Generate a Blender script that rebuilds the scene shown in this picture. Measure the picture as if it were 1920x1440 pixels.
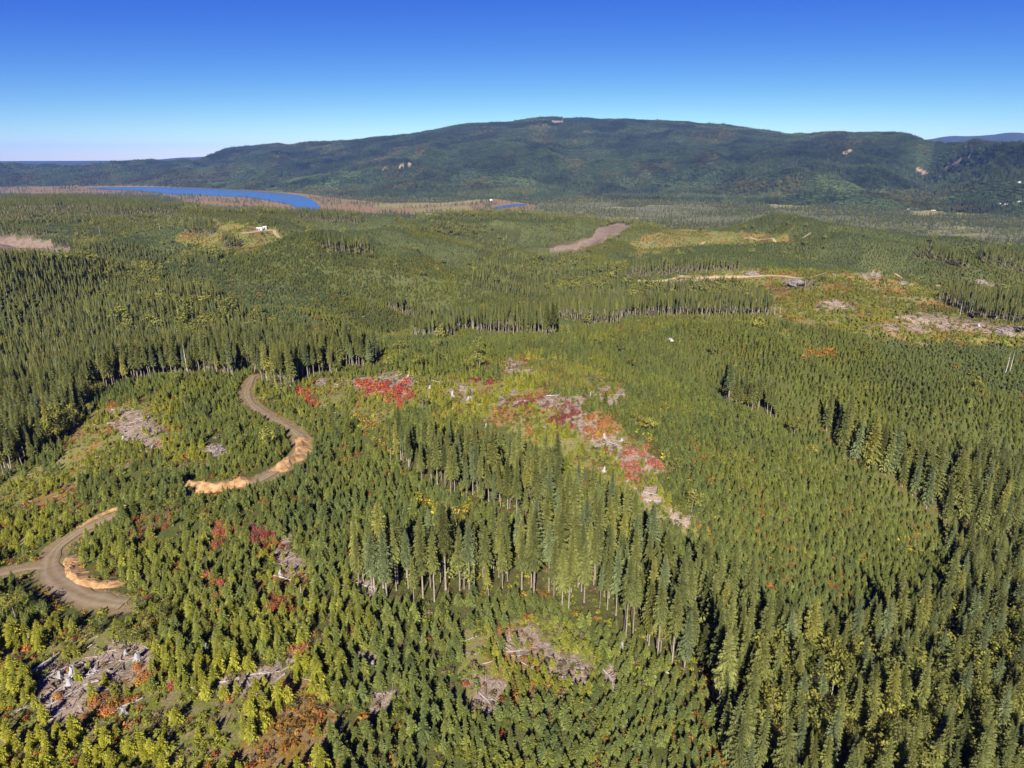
import bpy, bmesh, math, random
import numpy as np

random.seed(7)
RNG = np.random.default_rng(11)
R = math.radians
for o in list(bpy.data.objects):
    bpy.data.objects.remove(o)
scene = bpy.context.scene
COL = scene.collection

# ------------------------------------------------------------------ camera, sky, sun, exposure
F_PX, CX, CY = 1280.0, 960.0, 720.0          # focal length and centre in photograph pixels (1920 x 1440)
PITCH = R(18.2)
ZC = 280.0                                    # camera height above the bay
cam_data = bpy.data.cameras.new('camera')
cam_data.sensor_width = 36.0
cam_data.lens = 36.0 * F_PX / 1920.0
cam_data.clip_start = 1.0
cam_data.clip_end = 120000.0
cam = bpy.data.objects.new('camera', cam_data)
COL.objects.link(cam)
cam.location = (0, 0, ZC)
cam.rotation_euler = (math.pi / 2 - PITCH, 0, 0)
scene.camera = cam

SUN_EL, SUN_AZ = R(33.0), R(186.0)            # azimuth measured from +y (view direction) clockwise
world = bpy.data.worlds.new('World')
scene.world = world
world.use_nodes = True
wn = world.node_tree.nodes
wl = world.node_tree.links
sky = wn.new('ShaderNodeTexSky')
sky.sky_type = 'NISHITA'
sky.sun_disc = False
sky.sun_elevation = SUN_EL
sky.sun_rotation = SUN_AZ
sky.altitude = 200
sky.air_density = 0.55
sky.dust_density = 0.2
sky.ozone_density = 6.0
# one even grade over the whole sky: the deep, saturated blue of a clear autumn day
sky_sep = wn.new('ShaderNodeSeparateColor'); sky_com = wn.new('ShaderNodeCombineColor')
wl.new(sky.outputs[0], sky_sep.inputs[0])
for ch, gain, power in (('Red', 0.01458, 2.3), ('Green', 0.01482, 1.92), ('Blue', 0.158, 0.58)):
    pw = wn.new('ShaderNodeMath'); pw.operation = 'POWER'; pw.inputs[1].default_value = power
    gn = wn.new('ShaderNodeMath'); gn.operation = 'MULTIPLY'; gn.inputs[1].default_value = gain * 20 * 0.68
    wl.new(sky_sep.outputs[ch], pw.inputs[0]); wl.new(pw.outputs[0], gn.inputs[0]); wl.new(gn.outputs[0], sky_com.inputs[ch])
wl.new(sky_com.outputs[0], wn['Background'].inputs['Color'])
wn['Background'].inputs['Strength'].default_value = 0.050

sun_data = bpy.data.lights.new('sun', 'SUN')
sun_data.energy = 5.0
sun_data.angle = R(0.5)
sun_data.color = (1.0, 0.94, 0.84)
sun = bpy.data.objects.new('sun', sun_data)
COL.objects.link(sun)
from mathutils import Vector, Matrix
SUN_DIR = Vector((math.sin(SUN_AZ) * math.cos(SUN_EL), math.cos(SUN_AZ) * math.cos(SUN_EL), math.sin(SUN_EL)))
sun.rotation_euler = (-SUN_DIR).to_track_quat('-Z', 'Y').to_euler()
sun.location = (0, -200, 600)

vs = scene.view_settings
vs.view_transform = 'Standard'
vs.look = 'None'
vs.exposure = 1.3
vs.gamma = 1.0
vs.use_curve_mapping = False
cy = scene.cycles
cy.use_denoising = True
cy.max_bounces = 4
cy.diffuse_bounces = 3
cy.glossy_bounces = 2
cy.transmission_bounces = 2
cy.volume_bounces = 0
cy.transparent_max_bounces = 4
cy.use_adaptive_sampling = False
cy.sample_clamp_indirect = 4.0

# ------------------------------------------------------------------ small numeric helpers
def ray(px, py):
    px = np.asarray(px, float); py = np.asarray(py, float)
    xc = (px - CX) / F_PX; yc = -(py - CY) / F_PX
    fwd = math.cos(PITCH) + yc * math.sin(PITCH)
    up = yc * math.cos(PITCH) - math.sin(PITCH)
    return np.arctan2(xc, fwd), up / np.hypot(xc, fwd)      # azimuth, slope

def project(x, y, z):
    dz = z - ZC
    depth = y * math.cos(PITCH) - dz * math.sin(PITCH)
    up = y * math.sin(PITCH) + dz * math.cos(PITCH)
    depth = np.where(depth < 1, 1, depth)
    return CX + F_PX * x / depth, CY - F_PX * up / depth

def smooth(a, b, x):
    t = np.clip((x - a) / (b - a), 0, 1)
    return t * t * (3 - 2 * t)

def hash2(ix, iy, seed):
    h = (ix.astype(np.int64) * 374761393 + iy.astype(np.int64) * 668265263 + seed * 974634777) & 0x7fffffff
    h = ((h ^ (h >> 13)) * 1274126177) & 0x7fffffff
    return ((h ^ (h >> 16)) & 0xffff) / 65535.0

def vnoise(x, y, seed=0):
    x = np.asarray(x, float); y = np.asarray(y, float)
    ix = np.floor(x); iy = np.floor(y)
    fx = x - ix; fy = y - iy
    ux = fx * fx * fx * (fx * (fx * 6 - 15) + 10); uy = fy * fy * fy * (fy * (fy * 6 - 15) + 10)
    a = hash2(ix, iy, seed); b = hash2(ix + 1, iy, seed); c = hash2(ix, iy + 1, seed); d = hash2(ix + 1, iy + 1, seed)
    return (a * (1 - ux) + b * ux) * (1 - uy) + (c * (1 - ux) + d * ux) * uy

def fbm(x, y, seed=0, octaves=4):
    s = 0; a = 0.5; t = 0
    for o in range(octaves):
        s = s + a * vnoise(x * 2 ** o + 17.3 * o, y * 2 ** o - 9.1 * o, seed + o); t += a; a *= 0.5
    return s / t

def ridged(x, y, seed=0, octaves=3):
    s = 0; a = 0.5; t = 0
    for o in range(octaves):
        n = 1 - np.abs(2 * vnoise(x * 2 ** o + 3.7 * o, y * 2 ** o + 5.1 * o, seed + o) - 1)
        s = s + a * n; t += a; a *= 0.45
    return s / t

def stands(x, y, size, seed):
    """irregular management units: a random number per unit"""
    x = x + size * .5 * (fbm(x / size * 1.7, y / size * 1.7, seed + 5, 3) - .5) * 2; y = y + size * .5 * (fbm(x / size * 1.7 + 9, y / size * 1.7, seed + 6, 3) - .5) * 2
    ix, iy = np.floor(x / size), np.floor(y / size)
    best = np.full(x.shape, 1e18); val = np.zeros(x.shape)
    for dx in (-1, 0, 1):
        for dy in (-1, 0, 1):
            cx, cy_ = ix + dx, iy + dy
            sx = (cx + hash2(cx, cy_, seed)) * size; sy = (cy_ + hash2(cx, cy_, seed + 1)) * size
            d = (x - sx) ** 2 + (y - sy) ** 2
            m = d < best
            best = np.where(m, d, best); val = np.where(m, hash2(cx, cy_, seed + 2), val)
    return val

def inpoly(px, py, poly):
    inside = np.zeros(px.shape, bool)
    n = len(poly)
    for i in range(n):
        x1, y1 = poly[i]; x2, y2 = poly[(i + 1) % n]
        if y1 == y2:
            continue
        c = ((y1 > py) != (y2 > py)) & (px < (x2 - x1) * (py - y1) / (y2 - y1) + x1)
        inside ^= c
    return inside

def inany(px, py, polys):
    m = np.zeros(px.shape, bool)
    for p in polys:
        m |= inpoly(px, py, p)
    return m

# ------------------------------------------------------------------ terrain: ridge and valley lines through surveyed points
def HB(d, y=None):
    """points given as height below camera on sight line row y"""
    out = []
    for x, h in d.items():
        a, t = ray(x, y)
        out.append((float(a), float(math.log(-h / t)), ZC - h))
    return out

def RY(d):
    out = []
    for x, (y, r) in d.items():
        a, t = ray(x, y)
        out.append((float(a), math.log(r), ZC + float(t) * r))
    return out

def RH(d, row=400):
    out = []
    for x, (r, h) in d.items():
        a, t = ray(x, row)
        out.append((float(a), math.log(r), ZC - h))
    return out

def YH(d):
    out = []
    for x, (y, h) in d.items():
        a, t = ray(x, y)
        out.append((float(a), float(math.log(-h / t)), ZC - h))
    return out

LAYERS = [
    HB({-250: 114, 0: 113, 480: 112, 960: 116, 1440: 124, 1920: 132, 2170: 134}, 1900),
    HB({-250: 116, 0: 113, 240: 112, 480: 112, 720: 114, 960: 117, 1200: 121, 1440: 129, 1680: 136, 1920: 142, 2170: 147}, 1400),
    HB({-250: 118, 0: 116, 240: 114, 480: 113, 720: 114, 960: 117, 1200: 121, 1440: 131, 1680: 144, 1920: 153, 2170: 158}, 1150),
    HB({-250: 140, 0: 132, 240: 117, 480: 113, 720: 117, 960: 116, 1200: 112, 1440: 117, 1680: 137, 1920: 156, 2170: 162}, 920),
    HB({-250: 160, 0: 150, 120: 135, 240: 122, 480: 121, 720: 111, 960: 106, 1200: 104, 1440: 109, 1600: 124, 1680: 126, 1920: 138, 2170: 143}, 760),
    YH({-250: (700, 165), 0: (720, 160), 240: (705, 130), 480: (695, 126), 720: (680, 118), 960: (648, 112), 1100: (624, 109),
        1200: (613, 107), 1320: (608, 108), 1440: (611, 112), 1680: (630, 127), 1920: (652, 143), 2170: (662, 148)}),
    RH({-250: (640, 166), 0: (620, 162), 240: (570, 141), 480: (560, 138), 720: (550, 137), 960: (545, 140), 1200: (560, 145),
        1440: (570, 150), 1680: (590, 162), 1920: (620, 176), 2170: (640, 180)}, 620),
    RY({-250: (575, 760), 0: (575, 760), 240: (566, 740), 480: (572, 720), 720: (592, 720), 960: (593, 720), 1200: (592, 700),
        1440: (598, 690), 1680: (603, 720), 1920: (620, 760), 2170: (622, 780)}),
    RY({-250: (505, 950), 0: (505, 930), 240: (500, 920), 400: (488, 950), 500: (478, 960), 600: (470, 1000), 720: (478, 990), 840: (500, 950), 960: (520, 910), 1080: (538, 880),
        1200: (533, 900), 1300: (520, 930), 1440: (506, 960), 1560: (500, 980), 1680: (515, 960), 1800: (542, 910), 1920: (566, 890), 2170: (570, 890)}),
    RH({-250: (1170, 188), 0: (1170, 186), 240: (1160, 180), 480: (1170, 162), 600: (1190, 156), 720: (1170, 168), 960: (1130, 192), 1200: (1130, 186), 1440: (1150, 166), 1680: (1150, 168), 1920: (1100, 186), 2170: (1100, 188)}, 470),
    RY({-250: (456, 1450), 0: (455, 1450), 240: (452, 1450), 400: (440, 1420), 520: (436, 1420), 640: (450, 1420), 760: (444, 1450), 900: (440, 1450), 1020: (456, 1400), 1140: (452, 1370),
        1250: (440, 1390), 1400: (434, 1400), 1520: (440, 1400), 1640: (456, 1350), 1760: (480, 1300), 1920: (507, 1260), 2170: (512, 1260)}),
    RH({-250: (1680, 185), 0: (1680, 182), 240: (1660, 180), 480: (1590, 164), 720: (1620, 176), 960: (1660, 182), 1200: (1560, 182), 1440: (1560, 160), 1680: (1500, 178), 1920: (1410, 194), 2170: (1410, 196)}, 430),
    RY({-250: (400, 2050), 0: (402, 2050), 240: (398, 2000), 400: (403, 1800), 480: (407, 1760), 600: (420, 1720), 720: (416, 1800),
        840: (407, 1900), 960: (407, 1900), 1100: (414, 1800), 1200: (418, 1720), 1300: (422, 1700), 1400: (414, 1700),
        1500: (422, 1700), 1600: (434, 1660), 1680: (444, 1620), 1800: (464, 1570), 1920: (482, 1520), 2170: (487, 1520)}),
    RH({-250: (2500, 128), 0: (2500, 128), 240: (2480, 132), 330: (2450, 150), 400: (2400, 185), 480: (2400, 215), 720: (2400, 225),
        960: (2400, 225), 1200: (2400, 235), 1440: (2400, 240), 1680: (2300, 250), 1920: (2200, 255), 2170: (2200, 255)}),
    RH({-250: (2950, 128), 0: (2950, 128), 100: (2950, 122), 200: (2950, 130), 290: (2900, 140), 340: (2880, 180), 385: (2860, 262), 480: (2850, 268),
        960: (2850, 270), 1440: (2850, 272), 1920: (2700, 276), 2170: (2700, 276)}),
    RH({-250: (3700, 284), 300: (3700, 284), 960: (3600, 284), 1440: (3500, 284), 1920: (3400, 284), 2170: (3400, 284)}),
    RH({-250: (9200, 284), 0: (9000, 284), 240: (8700, 284), 400: (7500, 284), 480: (6700, 284), 600: (5500, 284), 720: (4950, 284), 840: (4750, 284),
        960: (4750, 284), 1200: (4700, 284), 1440: (4500, 284), 1680: (4350, 284), 1920: (4200, 284), 2170: (4100, 284)}),
    RY({-250: (325, 10100), 0: (325, 10000), 240: (326, 9900), 480: (326, 8200), 720: (337, 6500), 960: (335, 6200), 1200: (333, 6200), 1440: (332, 6000),
        1560: (322, 5800), 1680: (330, 5600), 1740: (347, 5700), 1800: (332, 5400), 1920: (330, 5000), 2170: (330, 4900)}),
    RY({-250: (308, 11000), 0: (307, 11000), 60: (308, 11000), 110: (317, 11000), 187: (311, 11000), 240: (310, 11000), 333: (306, 10800), 430: (300, 10300),
        480: (292, 9600), 720: (282, 8300), 960: (264, 8000), 1200: (264, 8000), 1440: (276, 7600), 1530: (274, 7400), 1570: (262, 7000), 1680: (272, 7000),
        1735: (304, 7200), 1770: (296, 7000), 1840: (288, 6300), 1900: (284, 6200), 1920: (284, 6200), 2170: (284, 6000)}),
    RY({-250: (312, 12600), 0: (312, 12600), 240: (312, 12500), 333: (305.5, 11800), 430: (294, 11200), 470: (284, 10900), 520: (274, 10600), 580: (270, 10500), 640: (267, 10300), 700: (262, 10100),
        760: (254, 10000), 810: (248, 10000), 830: (244, 10000), 870: (239, 10000), 980: (230, 10000), 1040: (225.5, 10000),
        1060: (224, 10000), 1150: (228, 9900), 1200: (229, 9900), 1280: (226, 9800), 1340: (233, 9700), 1420: (242, 9500),
        1470: (251, 9300), 1530: (257, 9000), 1555: (252, 8700), 1590: (253, 8600), 1710: (253, 8400), 1740: (267, 8300),
        1790: (277, 8200), 1820: (288, 8100), 1860: (292, 8000), 1920: (293, 8000), 2170: (288, 7900)}),
    RH({-250: (15000, 284), 480: (15000, 284), 960: (14000, 100), 1440: (13500, 100), 1920: (13500, 284), 2170: (13500, 284)}, 300),
    RY({-250: (302, 26000), 0: (302, 26000), 150: (301.5, 26000), 200: (301.2, 26000), 260: (302, 26000), 310: (298, 26000), 340: (295, 26000), 370: (295, 26000), 400: (291.5, 26000),
        440: (292, 26000), 520: (296, 26000), 900: (302, 26000), 1600: (275, 25000), 1700: (266, 25000), 1755: (261, 25000), 1780: (254, 25000), 1800: (257, 25000), 1850: (255, 25000),
        1880: (251.5, 25000), 1900: (247, 25000), 1915: (251, 25000), 1960: (255, 25000), 2170: (260, 25000)}),
    RH({-250: (34000, 290), 960: (34000, 290), 2170: (34000, 290)}, 300),
]

AZ = np.radians(np.concatenate([np.linspace(-180, -62, 26)[:-1], np.linspace(-62, -46, 24)[:-1], np.linspace(-46, 46, 760),
                                np.linspace(46, 62, 24)[1:], np.linspace(62, 180, 26)[1:]]))
LR = np.concatenate([np.linspace(math.log(4), math.log(70), 14)[:-1], np.linspace(math.log(70), math.log(600), 300)[:-1],
                     np.linspace(math.log(600), math.log(12500), 330)[:-1], np.linspace(math.log(12500), math.log(29500), 40)])
NA, NR = len(AZ), len(LR)

def smooth1(v, n):
    k = np.ones(2 * n + 1) / (2 * n + 1)
    return np.convolve(np.pad(v, n, mode='edge'), k, mode='valid')

def pchip_cols(K_lr, K_z, lr):
    """monotone cubic along each azimuth: K_lr, K_z (K, NA) -> z (NA, NR)"""
    K, n = K_lr.shape
    h = np.diff(K_lr, axis=0); d = np.diff(K_z, axis=0) / h
    m = np.zeros_like(K_z)
    w1 = 2 * h[1:] + h[:-1]; w2 = h[1:] + 2 * h[:-1]
    same = (d[1:] * d[:-1]) > 0
    with np.errstate(divide='ignore', invalid='ignore'):
        hm = (w1 + w2) / (w1 / d[:-1] + w2 / d[1:])
    m[1:-1] = np.where(same, hm, 0)
    out = np.zeros((n, len(lr)))
    for i in range(n):
        kl = K_lr[:, i]; j = np.clip(np.searchsorted(kl, lr) - 1, 0, K - 2)
        hh = h[j, i]; t = np.clip((lr - kl[j]) / hh, 0, 1)
        t2 = t * t; t3 = t2 * t
        out[i] = ((2 * t3 - 3 * t2 + 1) * K_z[j, i] + (t3 - 2 * t2 + t) * hh * m[j, i]
                  + (-2 * t3 + 3 * t2) * K_z[j + 1, i] + (t3 - t2) * hh * m[j + 1, i])
    return out

KL = np.zeros((len(LAYERS), NA)); KZ = np.zeros_like(KL)
for k, L in enumerate(LAYERS):
    L = sorted(L)
    a = np.array([p[0] for p in L]); lr_ = np.array([p[1] for p in L]); z_ = np.array([p[2] for p in L])
    KL[k] = np.interp(AZ, a, lr_); KZ[k] = np.interp(AZ, a, z_)
    ns = 5 if k in (19, 21) else (9 if k > 16 else 20)
    core = (np.abs(AZ) <= R(46.0001))
    KL[k][core] = smooth1(KL[k][core], ns); KZ[k][core] = smooth1(KZ[k][core], ns)
for k in range(1, len(LAYERS)):
    KL[k] = np.maximum(KL[k], KL[k - 1] + 0.02)
TZ = pchip_cols(KL, KZ, LR)
RR, AA = np.meshgrid(np.exp(LR), AZ)
GX, GY = RR * np.sin(AA), RR * np.cos(AA)
# blend the country behind the camera into one even profile
wb = smooth(R(60), R(120), np.abs(AA))
prof = TZ[(np.abs(AZ) < R(40))].mean(axis=0)[None, :]
TZ = TZ * (1 - wb) + prof * wb
# relief: knolls, gullies, spurs
amp_near = smooth(70, 200, RR) * (1 - smooth(1500, 2300, RR))
TZ += amp_near * ((fbm(GX / 38, GY / 38, 3, 3) - .5) * 5.0 * (0.6 + 0.4 * smooth(200, 600, RR)))
mid = smooth(470, 820, RR) * (1 - smooth(2300, 3000, RR))
TZ += mid * ((ridged(GX / 430, GY / 400, 9, 3) - .62) * (112 - 52 * smooth(1400, 2100, RR)) + (fbm(GX / 90, GY / 90, 14, 2) - .5) * 9)
hi = np.clip((TZ - 12) / 120, 0, 1) * smooth(3800, 5200, RR) * (1 - smooth(11500, 14000, RR))
crest = 1 - 0.75 * smooth(250, 520, TZ)
spur = ridged(GX / 1500 + 0.25 * fbm(GX / 700, GY / 700, 50, 2), GY / 2600, 21, 4) - .62
TZ += hi * crest * (spur * 380 + (ridged(GX / 520, GY / 700, 33, 4) - .6) * 150)
rr = np.clip(RR, 1, None)
fl = smooth(2600, 3300, RR) * (1 - smooth(20000, 22000, RR))
kf = 4.0
soft = np.where(TZ > 40, TZ, kf * np.log1p(np.exp(np.clip(TZ / kf, -30, 12))))
TZ = TZ * (1 - fl) + soft * fl

def ground_z(x, y):
    a = np.arctan2(x, y); l = np.log(np.maximum(np.hypot(x, y), 4.01))
    i = np.clip(np.searchsorted(AZ, a) - 1, 0, NA - 2); j = np.clip(np.searchsorted(LR, l) - 1, 0, NR - 2)
    u = (a - AZ[i]) / (AZ[i + 1] - AZ[i]); v = np.clip((l - LR[j]) / (LR[j + 1] - LR[j]), 0, 1)
    return (TZ[i, j] * (1 - u) + TZ[i + 1, j] * u) * (1 - v) + (TZ[i, j + 1] * (1 - u) + TZ[i + 1, j + 1] * u) * v

def spot(px, py):
    """where the sight line of a photograph pixel meets the ground"""
    a, t = ray(px, py)
    a = float(a); t = float(t)
    i = int(np.clip(np.searchsorted(AZ, a) - 1, 0, NA - 2)); u = (a - AZ[i]) / (AZ[i + 1] - AZ[i])
    prof = (TZ[i] * (1 - u) + TZ[i + 1] * u - ZC) / np.exp(LR)
    hit = np.nonzero(prof >= t)[0]
    if len(hit) == 0:
        j = int(np.argmax(prof)); l = LR[j]
    else:
        j = int(hit[0])
        l = LR[0] if j == 0 else LR[j - 1] + (LR[j] - LR[j - 1]) * (t - prof[j - 1]) / max(prof[j] - prof[j - 1], 1e-12)
    r = math.exp(l)
    x, y = r * math.sin(a), r * math.cos(a)
    return x, y, float(ground_z(np.array([x]), np.array([y]))[0])

# the wooded draw behind the planted spur on the right, and the knoll inside the road bend
def near_line(px_pts):
    P = np.array([spot(*p)[:2] for p in px_pts]); out = []
    for a, b in zip(P[:-1], P[1:]):
        for t in np.linspace(0, 1, 12, endpoint=False): out.append(a + (b - a) * t)
    return np.array(out)
def carve(px_pts, depth, width):
    ln = near_line(px_pts)
    m = (RR > 90) & (RR < 2100) & (np.abs(AA) < R(60))
    best = np.full(int(m.sum()), 1e9); gx, gy = GX[m], GY[m]
    for a, b in ln: best = np.minimum(best, (gx - a) ** 2 + (gy - b) ** 2)
    TZ[m] -= depth * np.exp(-best / width ** 2)
carve([(1330, 668), (1400, 700), (1470, 738), (1540, 786), (1620, 842), (1700, 905), (1800, 978), (1940, 1050), (2100, 1120)], 21.0, 30.0)
carve([(1500, 640), (1600, 700), (1720, 780), (1850, 860), (1990, 930)], 13.0, 26.0)
carve([(1690, 640), (1820, 695), (1990, 750)], 10.0, 24.0)
carve([(1440, 652), (1560, 738), (1680, 838), (1790, 925)], -6.0, 24.0)
carve([(1290, 628), (1400, 662), (1480, 700), (1560, 760)], -5.0, 22.0)
carve([(400, 566), (500, 552), (580, 532), (650, 500), (700, 468)], 20.0, 50.0)
carve([(690, 604), (780, 566), (860, 512), (905, 462), (940, 430)], 22.0, 55.0)
carve([(1010, 560), (1000, 510), (1040, 470), (1060, 440)], 18.0, 50.0)
carve([(0, 560), (120, 540), (230, 505), (330, 470)], 18.0, 45.0)
carve([(1480, 470), (1600, 480), (1720, 500), (1850, 530)], 14.0, 45.0)
carve([(560, 560), (660, 530), (760, 500), (800, 470)], -14.0, 50.0)
carve([(330, 800)], -6.0, 45.0)
carve([(1020, 700), (1120, 760), (1190, 850), (1250, 940)], -5.0, 30.0)

# ------------------------------------------------------------------ roads, carved into the slopes
def curve_pts(pts, step=2.0):
    """Catmull-Rom through world points, resampled evenly"""
    P = np.array(pts, float)
    P = np.vstack([2 * P[0] - P[1], P, 2 * P[-1] - P[-2]])
    out = []
    for i in range(1, len(P) - 2):
        for t in np.linspace(0, 1, 24, endpoint=False):
            a, b, c, d = P[i - 1], P[i], P[i + 1], P[i + 2]
            out.append(0.5 * (2 * b + (c - a) * t + (2 * a - 5 * b + 4 * c - d) * t * t + (3 * b - a - 3 * c + d) * t ** 3))
    out.append(P[-2])
    out = np.array(out)
    s = np.concatenate([[0], np.cumsum(np.linalg.norm(np.diff(out, axis=0), axis=1))])
    n = max(4, int(s[-1] / step))
    q = np.linspace(0, s[-1], n)
    return np.stack([np.interp(q, s, out[:, 0]), np.interp(q, s, out[:, 1])], 1)

def road_line(px_pts, step=2.0):
    return curve_pts([spot(*p)[:2] for p in px_pts], step)

def dist_line(x, y, line):
    """distance to a polyline and the index of the nearest point"""
    best = np.full(x.shape, 1e9); idx = np.zeros(x.shape, int)
    for i, (a, b) in enumerate(line):
        d = (x - a) ** 2 + (y - b) ** 2
        m = d < best
        best[m] = d[m]; idx[m] = i
    return np.sqrt(best), idx

ROAD_MAIN = road_line([(476, 706), (466, 722), (462, 742), (478, 764), (510, 782), (545, 803), (568, 828), (562, 852), (530, 876), (492, 896), (450, 908), (400, 912),
                       (330, 925), (270, 944), (225, 962), (180, 984), (140, 1008), (105, 1036), (92, 1066), (110, 1094), (150, 1114), (195, 1128), (232, 1132)])
ROAD_SPUR = road_line([(95, 1062), (55, 1066), (10, 1076), (-60, 1092), (-140, 1112)])
ROADS = [(ROAD_MAIN, 2.6), (ROAD_SPUR, 2.4)]
ROAD_Z = []
for line, w in ROADS:
    z = ground_z(line[:, 0], line[:, 1])
    ROAD_Z.append(smooth1(z, 8))
sel = (RR > 90) & (RR < 520) & (np.abs(AA) < R(60))
for (line, w), rz in zip(ROADS, ROAD_Z):
    d, i = dist_line(GX[sel], GY[sel], line)
    wt = 1 - smooth(w + 1.2, w + 7.5, d)
    TZ[sel] = TZ[sel] * (1 - wt) + (rz[i] - 0.10) * wt
def road_dist(x, y):
    d = np.full(x.shape, 1e9)
    m = np.hypot(x, y) < 560
    for line, w in ROADS:
        dd, _ = dist_line(x[m], y[m], line)
        d[m] = np.minimum(d[m], dd)
    return d

# ------------------------------------------------------------------ what grows where (outlines of stands and cuts on the ground)
MATURE = [
    [(714, 864), (745, 878), (790, 906), (850, 931), (930, 964), (992, 982), (1006, 1012), (960, 1046), (900, 1062), (800, 1072), (720, 1074), (648, 1082),
     (650, 1106), (745, 1135), (800, 1132), (860, 1120), (950, 1116), (1030, 1130), (1088, 1158), (1145, 1165), (1170, 1199), (1220, 1230), (1272, 1254), (1335, 1297),
     (1350, 1480), (1500, 1520), (2050, 1520), (2050, 1100), (1920, 1075), (1850, 1030), (1790, 1000), (1770, 1030), (1800, 1090), (1740, 1130), (1700, 1160), (1620, 1190), (1540, 1220),
     (1430, 1190), (1350, 1140), (1262, 1085), (1182, 1022), (1100, 968), (1000, 908), (900, 868), (820, 848), (760, 850)],
    [(1530, 800), (1560, 838), (1610, 870), (1660, 905), (1720, 945), (1770, 985), (1850, 1010), (2000, 1060), (2000, 900), (1900, 905), (1810, 905), (1740, 895), (1690, 880), (1640, 850), (1580, 815)],
    [(1352, 756), (1400, 773), (1455, 788), (1456, 768), (1405, 752), (1358, 742)],
    [(-200, 905), (0, 900), (55, 870), (100, 832), (150, 785), (172, 738), (240, 716), (300, 706), (400, 701), (436, 710), (446, 690), (470, 688), (486, 716), (522, 728), (552, 731), (566, 714), (584, 709), (620, 703),
     (640, 694), (640, 672), (560, 650), (470, 640), (300, 655), (150, 660), (-200, 680)],
    [(640, 694), (700, 690), (712, 676), (650, 672)],
    [(1020, 582), (1060, 604), (1110, 611), (1160, 611), (1172, 594), (1300, 596), (1447, 593), (1447, 574), (1300, 572), (1150, 577), (1050, 567)],
    [(768, 633), (850, 635), (865, 622), (780, 616)],
    [(880, 622), (960, 630), (1042, 630), (1046, 612), (1000, 604), (940, 600), (870, 604), (830, 600), (722, 568), (722, 578), (780, 600)],
    [(1172, 524), (1240, 518), (1320, 512), (1388, 511), (1388, 498), (1280, 498), (1178, 508)],
    [(1708, 482), (1760, 493), (1812, 507), (1822, 497), (1725, 466)],
    [(1838, 496), (1900, 510), (2000, 530), (2000, 500), (1920, 490), (1840, 474)],
    [(1750, 562), (1790, 578), (1830, 597), (1920, 606), (2050, 615), (2050, 575), (1920, 566), (1800, 548)],
    [(1018, 470), (1060, 462), (1122, 455), (1122, 446), (1030, 452)],
    [(55, 472), (132, 472), (132, 458), (62, 452)],
    [(0, 446), (60, 447), (100, 440), (60, 430), (-100, 430), (-100, 448)],
    [(-100, 420), (60, 412), (330, 400), (345, 385), (300, 372), (-100, 360)],
    [(560, 412), (680, 420), (680, 408), (560, 398)], [(600, 470), (700, 480), (690, 462), (620, 455)],
    [(345, 438), (400, 440), (410, 425), (350, 420)], [(418, 462), (450, 466), (455, 452), (425, 448)],
]
POLE = [   # middle-aged mixed forest on the left
    [(-200, 690), (150, 662), (300, 657), (470, 640), (560, 652), (620, 668), (560, 630), (470, 590), (400, 540), (300, 515), (250, 500), (-200, 480)],
    [(-200, 480), (250, 500), (420, 490), (420, 478), (300, 470), (140, 440), (140, 480), (0, 480)],
    [(880, 545), (1000, 555), (1180, 545), (1170, 500), (1020, 480), (960, 480), (980, 430), (800, 420), (780, 432), (900, 450)],
    [(1060, 560), (1440, 572), (1445, 545), (1380, 530), (1180, 528), (1060, 540)],
]
SPARSE = [   # cut-over ground with small planted trees
    [(1160, 614), (1450, 602), (1600, 627), (1700, 640), (1920, 652), (2050, 660), (2050, 615), (1920, 606), (1780, 560), (1760, 545), (1650, 512), (1450, 503), (1200, 524), (1200, 532), (1380, 528), (1448, 560), (1448, 596), (1160, 608)],
    [(556, 722), (640, 697), (770, 698), (900, 708), (1060, 738), (1170, 795), (1222, 870), (1252, 960), (1335, 1022), (1300, 1025), (1180, 940), (1020, 845), (860, 775), (780, 772), (700, 800), (640, 790), (590, 760)],
    [(-100, 1190), (200, 1185), (420, 1230), (600, 1270), (640, 1340), (620, 1500), (-200, 1500)],
    [(850, 1190), (930, 1170), (1010, 1165), (1070, 1180), (1112, 1240), (1100, 1290), (1020, 1290), (960, 1335), (880, 1330), (860, 1280)],
    [(180, 760), (330, 740), (340, 830), (430, 838), (420, 872), (290, 866), (150, 900), (90, 880)],
    [(-100, 930), (60, 890), (160, 905), (140, 960), (60, 1040), (-100, 1050)],
    [(460, 1000), (560, 1000), (580, 1100), (480, 1100)],
    [(330, 440), (400, 415), (520, 425), (530, 450), (470, 470), (440, 475), (330, 455)],
    [(1180, 455), (1250, 428), (1480, 440), (1490, 455), (1300, 462), (1200, 480)],
    [(990, 655), (1060, 670), (1180, 740), (1090, 740), (900, 690)],
]
BARE = [     # fresh brown cuts without trees
    [(-60, 442), (40, 444), (100, 452), (95, 470), (40, 478), (-60, 480)],
    [(1030, 474), (1090, 470), (1130, 455), (1186, 424), (1160, 418), (1118, 428), (1110, 446), (1030, 466)],
    [(60, 474), (130, 474), (130, 464), (60, 466)],
]
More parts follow.
